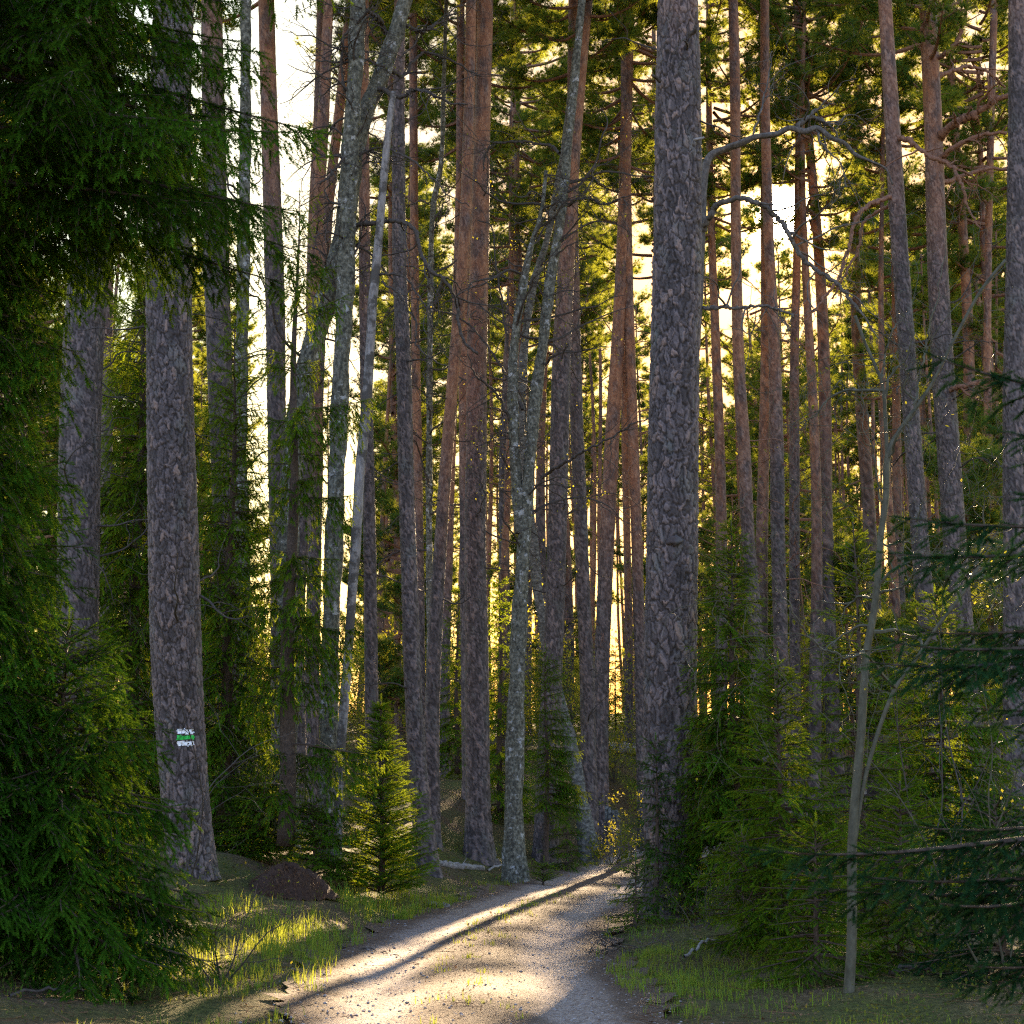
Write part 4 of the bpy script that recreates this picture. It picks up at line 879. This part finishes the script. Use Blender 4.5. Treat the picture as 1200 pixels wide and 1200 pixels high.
def shrub(label, px, Y, n, hmin, hmax, seed, leaves=0, spread=0.35, mat='twig', cat='shrub', name='bare_shrub', r=0.010, leaf=0.03):
    rg = np.random.default_rng(400 + seed); b = np.array(at(px, Y)); root = thing(name, label, cat, b); m = MB(); tips = []
    for k in range(n):
        a = rg.random() * 6.28; h = hmin + (hmax - hmin) * rg.random(); m = MB()
        grow(m, np.array((cos(a), sin(a), 0)) * 0.06 * rg.random() - np.array((0, 0, .05)), np.array((cos(a) * spread, sin(a) * spread, 1.0)), h, r * (0.5 + 0.5 * h / hmax), 3, rg, 0.3, 0.12, 4, 5, 0, tips, 0.42, 0.3, 0.7)
        link('stem', m.mesh('stem', M[mat]), root)
    if leaves:
        m = MB(); k = rg.integers(0, len(tips), leaves); Pn = np.array([tips[i][0] for i in k]) + rg.normal(0, 0.05, (leaves, 3))
        place_shoots(m, LEAFT, Pn, rg.normal(0, 1, (leaves, 3)) + np.array((0, 0, .3)), leaf * (0.6 + 0.7 * rg.random(leaves)), rg.random(leaves)); link('foliage', m.mesh('foliage', M['leaf'], False), root)
    return root
shrub('bare many-stemmed grey shrub behind the pale sapling', 1098, 15.0, 6, 2.2, 4.0, 1, 160, 0.3)
shrub('tangle of bare grey twigs in front of the trail-marked pine', 212, 17.0, 5, 1.8, 3.4, 3, 0, 0.25)
shrub('low leafy bush at the right foot of the thickest pine', 822, 18.0, 9, 0.5, 1.0, 5, 260, 0.6, name='leafy_bush', cat='bush', r=0.006)
shrub('glowing yellow-leaved bush at the end of the visible road', 716, 35.5, 12, 0.5, 1.0, 6, 1100, 0.6, name='leafy_bush', cat='bush', r=0.008, leaf=0.06)
shrub('slim yellow-leaved birch seedling beside the grey stump', 738, 37.5, 4, 1.2, 1.7, 7, 420, 0.15, name='leafy_bush', cat='bush', r=0.008, leaf=0.06)
shrub('bare dry bush with rusty twigs at the bottom right corner', 1090, 14.5, 8, 0.6, 1.3, 8, 0, 0.7, 'twig_red')
shrub('bare thin bush with a few leaves at the lower left road edge', 262, 14.0, 6, 0.6, 1.1, 9, 60, 0.6)
shrub('wiry pale shrub near the right edge in front of the dark pine', 1165, 13.0, 4, 1.8, 3.2, 10, 60, 0.3, 'sapling')

# ------------------------------------------------------------------ ant hill, stump, logs, sticks
rg = np.random.default_rng(55)
b = np.array(at(336, 20.6)); n1, n2 = 60, 26; a = np.arange(n1) * 2 * pi / n1; rr = np.linspace(0, 1, n2)
A, R = np.meshgrid(a, rr); nz = rg.normal(0, 1, A.shape)
z = 0.36 * (1 - R**2.2) ** 1.2 * (1 + 0.10 * np.sin(3 * A + 1) + 0.06 * np.sin(7 * A + 9 * R)) - 0.06 + 0.014 * nz; rad = R * (0.56 + 0.06 * np.sin(2 * A + 1) + 0.04 * np.sin(5 * A))
m = MB(); i = np.arange(n2 - 1)[:, None] * n1; j = np.arange(n1)[None]; j2 = (j + 1) % n1
m.add(np.stack([rad * np.cos(A), rad * np.sin(A), z], -1).reshape(-1, 3), np.stack([i + j, i + j2, i + n1 + j2, i + n1 + j], -1).reshape(-1, 4)[:, ::-1])
k = 2600; aa = rg.random(k) * 6.28; q = np.sqrt(rg.random(k)); zz = 0.36 * (1 - q**2.2) ** 1.2 - 0.045
place_shoots(m, np.array([(0, -.06, 0), (1, 0, 0), (0, .06, 0.03)], np.float32), np.c_[q * .56 * np.cos(aa), q * .56 * np.sin(aa), zz], np.c_[np.cos(aa), np.sin(aa), -.7 + 0 * aa] + rg.normal(0, .6, (k, 3)), 0.03 + 0.05 * rg.random(k), rg.random(k) * .6, 1)
o = link('ant_hill', m.mesh('ant_hill', [M['ant'], M['litter']]), None, b); tag(o, 'dark brown dome-shaped ant hill of needles on the left road bank', 'ant hill')

b = np.array(at(717, 39.0)); m = MB(); rows = np.array([(0, 0, -.1, .22), (0, 0, .15, .19), (0.01, 0, .4, .175), (0.02, 0, .75, .17)]); bark_tube(m, rows, .03, .05, rg, (99, 100), (.06, .14), .02, .3)
root = thing('tree_stump', 'grey broken tree stump beside the birch seedling at the road bend', 'stump', b); link('stump', m.mesh('stump', M['bark']), root)
m = MB()
for k in range(9):
    a_ = k * .7; tube(m, np.array([(.12 * cos(a_), .12 * sin(a_), .7), (.13 * cos(a_), .13 * sin(a_), .85 + .2 * rg.random()), (.13 * cos(a_), .13 * sin(a_), .86 + .12 * rg.random())]), [.05, .04, .004], 5)
link('splinters', m.mesh('splinters', M['birch_grey']), root)

def log(name, label, cat, p0, p1, r0, r1, mat='log', lift=0.5, mid=0.0, stubs=2):
    x0, y0 = p0; x1, y1 = p1; n = 16; t = np.linspace(0, 1, n); x = x0 + (x1 - x0) * t; y = y0 + (y1 - y0) * t; r = r0 + (r1 - r0) * t
    z = surf(x, y); z = np.convolve(np.pad(z, 2, 'edge'), np.ones(5) / 5, 'valid') + r * lift + mid * np.sin(pi * t)
    pts = np.c_[x, y, z] + rg.normal(0, 0.012, (n, 3)); b = pts[0].copy(); m = MB(); tube(m, pts - b, r * (1 + rg.normal(0, .06, n)), 12)
    for _ in range(stubs): k = rg.integers(3, n - 2); grow(m, pts[k] - b, rg.normal(0, 1, 3) * (1, 1, .4) + np.array((0, 0, .3)), 0.25, min(r[k] * .35, .012), 1, rg, .4, 0, 2)
    o = link(name, m.mesh(name, M[mat]), None, b); tag(o, label, cat); return o
def gxy(px, Y): return (P(px, 930, Y)[0], Y)
log('fallen_log', 'pale fallen log lying behind the sunlit small spruce, before the straight grey pine', 'log', gxy(500, 29.5), gxy(566, 30.6), .07, .055)
log('fallen_log', 'pale fallen log on the mossy slope left of the thickest pine', 'log', gxy(716, 50), gxy(768, 51), .13, .10, lift=1.2)
log('fallen_log', 'second grey log just above the pale log on the slope', 'log', gxy(712, 52.5), gxy(775, 54), .09, .07, lift=1.5)
log('fallen_log', 'short pale rotten log in the bright grass at the road edge', 'log', gxy(503, 23.6), gxy(527, 23.4), .04, .03, stubs=0)
log('fallen_branch', 'pale stick lying across the grass right of the thickest pine', 'branch', gxy(798, 15.6), gxy(850, 17.0), .016, .009, 'log', 1.0, .06)
log('fallen_branch', 'broken dark branch lying in the lower right undergrowth', 'branch', gxy(1035, 13.4), gxy(1085, 13.8), .02, .014, 'twig', 1.2, .05)
log('fallen_branch', 'thin dark twig lying on the road from the left edge', 'branch', gxy(398, 17.3), gxy(470, 17.0), .007, .004, 'twig', 1.0, 0)
log('fallen_branch', 'leaning dead stick beside the straight grey pine', 'branch', gxy(572, 31.2), gxy(620, 32.4), .02, .012, 'dead', 1.0, .12)
log('fallen_branch', 'long thin dead branch on the left verge below the lower left spruce', 'branch', gxy(20, 11.8), gxy(150, 12.4), .012, .007, 'twig', 1.0, .05)
for lab, px, Y, n in (('heap of dead brown brushwood beside the road, right of its wheel tracks', 735, 16.6, 26), ('heap of grey twigs at the right foot of the thickest pine', 830, 18.8, 22)):
    x, y = gxy(px, Y); b = np.array((x, y, float(surf(np.array([x]), np.array([y]))[0]))); m = MB()
    for _ in range(n):
        p = rg.normal(0, .2, 3) * (1, 1, .12) + (0, 0, .05); d = rg.normal(0, 1, 3) * (1, 1, .2); grow(m, p, d, .3 + .3 * rg.random(), .006, 1, rg, .4, 0, 3)
    o = link('brushwood', m.mesh('brushwood', M['twig']), None, b); tag(o, lab, 'brushwood')

# ------------------------------------------------------------------ the distant wood: pines, undergrowth spruces and bushes, each its own object
def far_tree(seed, h, r, og, ch, cr, nb, dens=1.25):
    rg = np.random.default_rng(600 + seed); m = MB()
    z = np.linspace(-.15, h, 12); rows = np.c_[0.12 * np.sin(z * .35 + seed), 0.1 * np.cos(z * .3 + seed) - 0.1, z, r * (1 - .72 * (z / h).clip(0) ** 1.3)]
    bark_tube(m, rows, .05, .10, rg, og, (.06, .13), .01, .25); q = catmull(rows, 80); d = MB(); dead_branches(d, q, h * .22, h - ch, 10, rg, 1.5, 1, 1, .014)
    return m.mesh('far_pine_trunk', M['bark']), crown_mesh('far_pine_crown', ch, cr, nb, 800 + seed, dens=dens, extra=d, lift=h - ch * .92), h - ch * .92, cr, h
FT = [far_tree(0, 21, .17, (3, 8), 9, 2.4, 36), far_tree(1, 21, .145, (1, 6), 7.5, 2.1, 30), far_tree(2, 20, .155, (5, 10), 11, 2.6, 42), far_tree(3, 22, .13, (0, 3), 8, 2.0, 32),
      far_tree(4, 22, .18, (7, 12), 10, 2.7, 42), far_tree(5, 19, .15, (2, 7), 12, 2.3, 44),
      far_tree(6, 9.5, .09, (2, 5), 7.2, 1.7, 34), far_tree(7, 7.0, .07, (1, 4), 5.8, 1.5, 30), far_tree(8, 12, .11, (2, 6), 8.5, 1.9, 38),
      far_tree(9, 28, .20, (6, 14), 11, 3.0, 52), far_tree(10, 27, .19, (5, 12), 10, 2.8, 50), far_tree(11, 13, .10, (1, 4), 9, 2.4, 15, .5), far_tree(12, 23, .125, (0, 4), 6, 1.4, 20), far_tree(13, 21, .11, (-1, 3), 5, 1.2, 17)]
rg = np.random.default_rng(2024); placed = []
def far_pine(x, y, s, k, group, label):
    root = thing('pine_tree', label, 'pine tree', (x, y, tz(x, y)), group)
    root.rotation_euler = (rg.normal(0, .014), rg.normal(0, .018), rg.random() * 6.28); root.scale = (s, s, s)
    link('trunk', FT[k][0], root); link('crown', FT[k][1], root)
def far_blocks(x, y, s, k):
    g_ = tz(x, y); z0, cr, h = FT[k][2:]
    return blocks_sun(x, y, g_ + (z0 + .4) * s, g_ + h * s, cr * .75 * s) or blocks_sun(x, y, g_, g_ + h * s, .4)
GAPS = ((288, 312, 170), (334, 358, 170), (394, 403, 170))
def in_gap(px, y, k):
    mg = FT[k][3] * .5 * FPX / y
    return any(a - mg < px < b_ + mg and y < c for a, b_, c in GAPS)
tries = 0; nfar = 0
while nfar < 285 and tries < 14000:
    tries += 1
    y = math.sqrt(44**2 + (118**2 - 44**2) * rg.random()) if nfar < 225 else rg.uniform(88, 160)
    px = rg.uniform(-100, 1300) if nfar % 4 else rg.uniform(740, 1150); x = P(px, 930, y)[0]
    if road_dist([x], [y])[0][0] < 2.2 or any((x - a)**2 + (y - b_)**2 < 2.2 for a, b_ in placed): continue
    s = rg.uniform(.88, 1.2); k = rg.integers(6) if rg.random() < .3 else 12 + rg.integers(2)
    if in_gap(px, y, k): continue
    if far_blocks(x, y, s, k): s *= .75; k = 12
    if far_blocks(x, y, s, k): continue
    placed.append((x, y)); nfar += 1
    far_pine(x, y, s, k, 'distant pines of the wood', 'slim orange-barked pine deep in the distant pine wood')
print('far pines', nfar)
# very tall pines whose dark crowns close the view above the sun
for px, y, k, s, lab in ((852, 44, 9, .86, 'tall pine whose dark crown fills the sky just right of the thickest pine'), (893, 47, 10, 1.0, 'tall pine with a dark crown directly above the low sun'), (962, 43, 10, .85, 'tall pine crowning the gap between the sun and the dark leaning pine'),
                         (990, 45, 9, 1.02, 'tall pine with a broad green crown left of the dark leaning pine'), (1022, 50, 9, 1.1, 'tall green-crowned pine glimpsed just left of the dark leaning pine'), (1150, 44, 10, 1.0, 'tall pine behind the thick orange limbs at the upper right'), (846, 80, 11, 1.0, 'sparse golden pine close to the right edge of the thickest pine'), (885, 58, 11, .95, 'sparse golden pine just below and left of the low sun'), (902, 64, 11, 1.25, 'sparse golden pine directly under the low sun'), (932, 60, 11, 1.15, 'sparse golden pine just right of the low sun'),
                         (858, 108, 5, .8, 'golden pine far back between the thickest pine and the sun'), (925, 70, 8, 1.3, 'golden backlit pine with low needles directly below the sun'), (945, 54, 8, 1.1, 'dark low-needled pine just below and right of the sun'), (836, 98, 2, .85, 'golden pine far back, half hidden by the right edge of the thickest pine')):
    x = P(px, 930, y)[0]; far_pine(x, y, s, k, None, lab); placed.append((x, y))
# younger pines whose needles hang low, at the right
nyp = 0; tries = 0
spots = [(842, 38), (985, 40), (1010, 46), (880, 47), (958, 36), (1048, 38), (1140, 36), (830, 52), (700, 58), (1030, 60), (905, 56), (1180, 50), (620, 64), (470, 66), (225, 46), (60, 48), (780, 66), (860, 62), (990, 66), (940, 74)]
while nyp < 62 and tries < 1500:
    px, y = spots[tries] if tries < len(spots) else (rg.uniform(-60, 1260) if tries % 3 else rg.uniform(800, 1180), rg.uniform(40, 105)); tries += 1
    x = P(px, 930, y)[0]; k = 6 + rg.integers(3); s = rg.uniform(.8, 1.15)
    if tries > len(spots) and (road_dist([x], [y])[0][0] < 2.2 or any((x - a)**2 + (y - b_)**2 < 1.2 for a, b_ in placed)): continue
    if in_gap(px, y, k) or 690 < px < 760 and y < 55: continue
    if far_blocks(x, y, s, k): continue
    far_pine(x, y, s, k, 'younger pines with low needles', 'younger pine with green needles hanging low among the tall trunks'); nyp += 1; placed.append((x, y))
print('young pines', nyp)

SPR = [spruce('', (0, 0, 0), h, cone(r, .75), 50 + k, lod=2, whorl=.36, per=6, droop=.35, hang=.45, step=.11, sub=.38, shoot=.14, z0=.2, mk=False, tintb=.15) for k, (h, r) in enumerate(((3.2, .95), (4.6, 1.15), (2.2, .8)))]
ns = 0; tries = 0
while ns < 46 and tries < 2000:
    tries += 1; y = rg.uniform(38, 95); px = rg.uniform(-80, 1280); x = P(px, 930, y)[0]
    if road_dist([x], [y])[0][0] < 2.5 or any((x - a)**2 + (y - b_)**2 < .8 for a, b_ in placed): continue
    if 690 < px < 765 and y < 60: continue
    if 455 < px < 545 and y < 50: continue
    placed.append((x, y)); ns += 1; s = rg.uniform(.6, 1.25)
    root = thing('young_spruce', 'young spruce in the undergrowth of the distant pine wood', 'spruce tree', (x, y, tz(x, y)), 'young spruces of the distant undergrowth'); root.scale = (s, s, s * rg.uniform(.85, 1.2)); root.rotation_euler = (0, 0, rg.random() * 6.28)
    for nm, me in zip(('trunk', 'crown'), SPR[rg.integers(3)]): link(nm, me, root)
def bush_mesh(seed, h, r, n, leaf):
    rg = np.random.default_rng(700 + seed); m = MB(); tips = []
    for k in range(7):
        a = rg.random() * 6.28; grow(m, (0, 0, -.1), (cos(a) * r / h, sin(a) * r / h, 1.0), h * (.7 + .4 * rg.random()), .016, 3, rg, .3, .05, 5, 4, 0, tips, .5, .2, .8)
    l = MB(); k = rg.integers(0, len(tips), n); Pn = np.array([tips[i][0] for i in k]) + rg.normal(0, .10, (n, 3))
    place_shoots(l, LEAFT, Pn, rg.normal(0, 1, (n, 3)) + np.array((0, 0, .3)), leaf * (.6 + .8 * rg.random(n)), rg.random(n))
    return m.mesh('bush_stems', M['twig']), l.mesh('bush_leaves', M['leaf'], False)
BUSH = [bush_mesh(0, 2.4, 1.0, 2600, .07), bush_mesh(1, 3.6, 1.2, 3400, .075), bush_mesh(2, 1.5, .8, 1800, .06)]
def bush(x, y, s, k, label, group=None, name='leafy_bush', cat='bush', sz=1.0):
    root = thing(name, label, cat, (x, y, tz(x, y)), group); root.scale = (s, s, s * sz); root.rotation_euler = (0, 0, rg.random() * 6.28)
    link('stems', BUSH[k][0], root); link('foliage', BUSH[k][1], root)
nb = 0; tries = 0
while nb < 70 and tries < 3000:
    tries += 1; y = rg.uniform(42, 105); px = rg.uniform(-80, 1280); x = P(px, 930, y)[0]
    if road_dist([x], [y])[0][0] < 2.5 or any((x - a)**2 + (y - b_)**2 < .8 for a, b_ in placed): continue
    if 690 < px < 765 and y < 62: continue
    placed.append((x, y)); nb += 1
    bush(x, y, rg.uniform(.7, 1.5), rg.integers(3), 'yellow-green leafy bush under the distant pines', 'bushes under the distant pines')
for px, y, s, k, sz, lab in ((952, 46, 1.7, 1, 1.25, 'tall young birch glowing gold in the sun below and right of the sun'), (985, 52, 1.6, 1, 1.3, 'golden young birch just behind the brightest one'), (455, 44, 1.0, 1, 1.0, 'yellow-green bush in the gap left of the dark plated pine'),
                          (772, 44, .8, 1, 1.1, 'yellow-leaved young birch touching the left edge of the thickest pine'), (720, 46, .9, 0, 1.0, 'green and yellow bush at the foot of the slope behind the leaning orange pine'), (1120, 44, 1.2, 1, 1.1, 'bright yellow bush behind the stout pine at right')):
    bush(P(px, 930, y)[0], y, s, k, lab, None, 'young_birch' if 'birch' in lab else 'leafy_bush', 'young birch' if 'birch' in lab else 'bush', sz)

# ------------------------------------------------------------------ ground cover nobody could count
rg = np.random.default_rng(9)
def in_view(n, y0, y1, margin=80):
    """random spots on the ground in front of the camera, as many per pixel near as far"""
    y = y0 * (y1 / y0) ** rg.random(n); px = rg.uniform(-margin, 1200 + margin, n); x = (px - 600) / FPX * y / cp * 1.0
    return x, y
def stuff(name, m, mats, smooth=True):
    o = link(name, m.mesh(name, mats, smooth)); o['kind'] = 'stuff'; return o
def patch(x, y, s, k=0.0):
    return 0.5 + 0.25 * np.sin(x * s + k) * np.sin(y * s * .8 + k * 2) + 0.25 * np.sin(x * s * 2.3 - y * s * 1.7 + k)

def blades(x, y, h, wdt, tint):
    n = len(x); a = rg.random(n) * 6.28; lean = rg.uniform(.1, .65, n); z = surf(x, y) - .01
    d = np.c_[np.cos(a), np.sin(a), np.zeros(n)]; s_ = np.c_[-d[:, 1], d[:, 0], np.zeros(n)]; up = np.array((0, 0, 1.0)); b = np.c_[x, y, z]
    p1 = b + up * (h * .55)[:, None] + d * (h * lean * .3)[:, None]; p2 = b + up * (h * (1 - .25 * lean))[:, None] + d * (h * lean)[:, None]; w_ = (wdt / 2)[:, None]
    v = np.stack([b - s_ * w_, b + s_ * w_, p1 + s_ * w_ * .8, p1 - s_ * w_ * .8, p2], 1).reshape(-1, 3)
    i = np.arange(n)[:, None] * 5
    return v, np.concatenate([i + np.array([[0, 1, 2]]), i + np.array([[0, 2, 3]]), i + np.array([[3, 2, 4]])]), np.repeat(tint, 5)
mg = MB()
def tufts(cx, cy, hs, per, spread, tb):
    n = len(cx); x = np.repeat(cx, per) + rg.normal(0, spread, n * per); y = np.repeat(cy, per) + rg.normal(0, spread, n * per)
    h = np.repeat(hs, per) * rg.uniform(.45, 1.15, n * per); d, s_ = road_dist(x, y); k = d > 1.15
    v, f, t = blades(x[k], y[k], h[k], np.clip(.0035 + .00018 * y[k], .003, .012) * rg.uniform(.8, 1.5, k.sum()), np.clip(np.repeat(tb, per)[k] + rg.normal(0, .15, k.sum()), 0, 1)); mg.add(v, f, 0, tint=t)
x, y = in_view(5200, 10.5, 46); d, s_ = road_dist(x, y); den = (np.exp(-((d - 1.75) / .55) ** 2) * 1.2 + .10) * np.where(s_ > 0, .5, 1.0)
k = (rg.random(len(x)) < den * np.clip(patch(x, y, 1.3) * 1.6 - .35, 0.02, 1)) & (d > 1.25); tufts(x[k], y[k], rg.uniform(.04, .17, k.sum()), 9, .07, np.clip(patch(x[k], y[k], 2.1, 3) + rg.normal(0, .2, k.sum()) + np.where(s_[k] > 0, .25, 0), 0, 1))
for px, Yd, rad, n, h, tb in ((480, 21.6, .45, 60, .24, .75), (500, 23.5, .5, 50, .2, .7), (430, 21.0, .35, 40, .2, .6), (330, 17.6, .5, 80, .22, .75), (300, 15.6, .6, 80, .18, .6), (345, 16.5, .3, 36, .2, .5), (250, 14.2, .5, 50, .16, .7), (770, 14.6, .4, 60, .13, .6), (800, 13.4, .5, 60, .13, .55), (760, 16.2, .25, 30, .13, .6), (560, 24.8, .4, 40, .12, .4), (720, 34.5, .4, 40, .2, .8), (870, 15.0, .5, 60, .15, .3), (610, 28.4, .6, 30, .12, .4)):
    c = gxy(px, Yd); tufts(c[0] + rg.normal(0, rad, n), c[1] + rg.normal(0, rad, n), rg.uniform(.6, 1.2, n) * h, 12, .05, np.full(n, tb))
# a few tufts on the road's crown
n = 60; yy = rg.uniform(11.5, 26, n); xx = np.interp(yy, RC[:, 1], RC[:, 0]) + rg.normal(0, .16, n); v_, f_, t_ = blades(np.repeat(xx, 9) + rg.normal(0, .05, n * 9), np.repeat(yy, 9) + rg.normal(0, .05, n * 9), rg.uniform(.03, .09, n * 9), np.full(n * 9, .008), np.full(n * 9, .7)); mg.add(v_, f_, 0, tint=t_)
stuff('grass', mg, M['grass'], False)

# blueberry and herb leaves over the forest floor
x, y = in_view(95000, 10.5, 75); d, s_ = road_dist(x, y); pa = patch(x, y, .9, 2.0)
k = (d > 1.5) & (rg.random(len(x)) < np.clip((pa - .3) * 2.2, .04, 1) * np.clip((d - 1.4) / 1.2, .1, 1)); x, y = x[k], y[k]
h = rg.random(len(x)) ** 1.2 * (.06 + .24 * np.clip(patch(x, y, .55, 5) * 1.6 - .4, 0, 1)); m = MB()
place_shoots(m, LEAFT, np.c_[x, y, surf(x, y) + h], rg.normal(0, 1, (len(x), 3)) + np.array((0, 0, .5)), np.clip(.008 + .0012 * y, 0, .07) * rg.uniform(.7, 1.5, len(x)), np.clip(patch(x, y, 1.7, 1) + rg.normal(0, .2, len(x)), 0, 1))
stuff('undergrowth', m, M['herb'], False)

# dead leaves, needles and bits of bark
x, y = in_view(40000, 10.2, 45); d, s_ = road_dist(x, y)
den = .08 + .9 * np.exp(-((d - 1.45) / .35) ** 2) + .95 * np.exp(-(d / .3) ** 2) + .35 * sstep(1.6, 2.5, d); k = rg.random(len(x)) < den; x, y = x[k], y[k]; m = MB()
fl = rg.normal(0, 1, (len(x), 3)); fl[:, 2] *= .25
place_shoots(m, LEAFT, np.c_[x, y, surf(x, y) + .008 + .012 * rg.random(len(x))], fl, rg.uniform(.015, .045, len(x)) * np.clip(y / 18, .8, 1.8), rg.random(len(x)))
x, y = in_view(5200, 10.2, 36); d, s_ = road_dist(x, y); k = rg.random(len(x)) < np.where(d < 1.1, .08, .6); x, y = x[k], y[k]; a = rg.random(len(x)) * 6.28
place_shoots(m, np.array([(0, -.012, 0), (1, 0, 0.02), (0, .012, 0.015)], np.float32), np.c_[x, y, surf(x, y) + .012], np.c_[np.cos(a), np.sin(a), rg.normal(.03, .08, len(x))], rg.uniform(.08, .4, len(x)), rg.random(len(x)) * .6)
stuff('leaf_litter', m, M['litter'], False)
# pebbles of the road
x, y = in_view(30000, 10.2, 40); d, s_ = road_dist(x, y); k = (d < 1.7) & (rg.random(len(x)) < np.where(d < 1.35, .75 - .55 * np.exp(-(d / .3) ** 2), .3)); x, y = x[k], y[k]; n = len(x)
oc = np.array([(1, 0, 0), (-1, 0, 0), (0, 1, 0), (0, -1, 0), (0, 0, 1), (0, 0, -1), (.62, .62, .5), (-.62, .6, .5), (.6, -.62, .45), (-.6, -.6, .5)], float)
of = np.array([(0, 6, 8), (0, 2, 6), (2, 7, 6), (2, 1, 7), (1, 9, 7), (1, 3, 9), (3, 8, 9), (3, 0, 8), (4, 6, 7), (4, 7, 9), (4, 9, 8), (4, 8, 6), (5, 2, 0), (5, 1, 2), (5, 3, 1), (5, 0, 3)])
s0 = rg.gamma(2.0, .0028, n).clip(.003, .016); sc3 = s0[:, None] * rg.uniform(.7, 1.3, (n, 3)) * (1, 1, .65); a = rg.random(n) * 6.28
v = oc[None] * sc3[:, None] * rg.uniform(.8, 1.2, (n, 10, 1)); v = np.stack([v[..., 0] * np.cos(a)[:, None] - v[..., 1] * np.sin(a)[:, None], v[..., 0] * np.sin(a)[:, None] + v[..., 1] * np.cos(a)[:, None], v[..., 2]], -1) + np.c_[x, y, surf(x, y) + .2 * s0][:, None]
m = MB(); m.add(v.reshape(-1, 3), (of[None] + (np.arange(n) * 10)[:, None, None]).reshape(-1, 3)); stuff('gravel', m, M['stone'], False)



print('verts', sum(len(m_.vertices) for m_ in bpy.data.meshes), 'objs', len(bpy.data.objects))
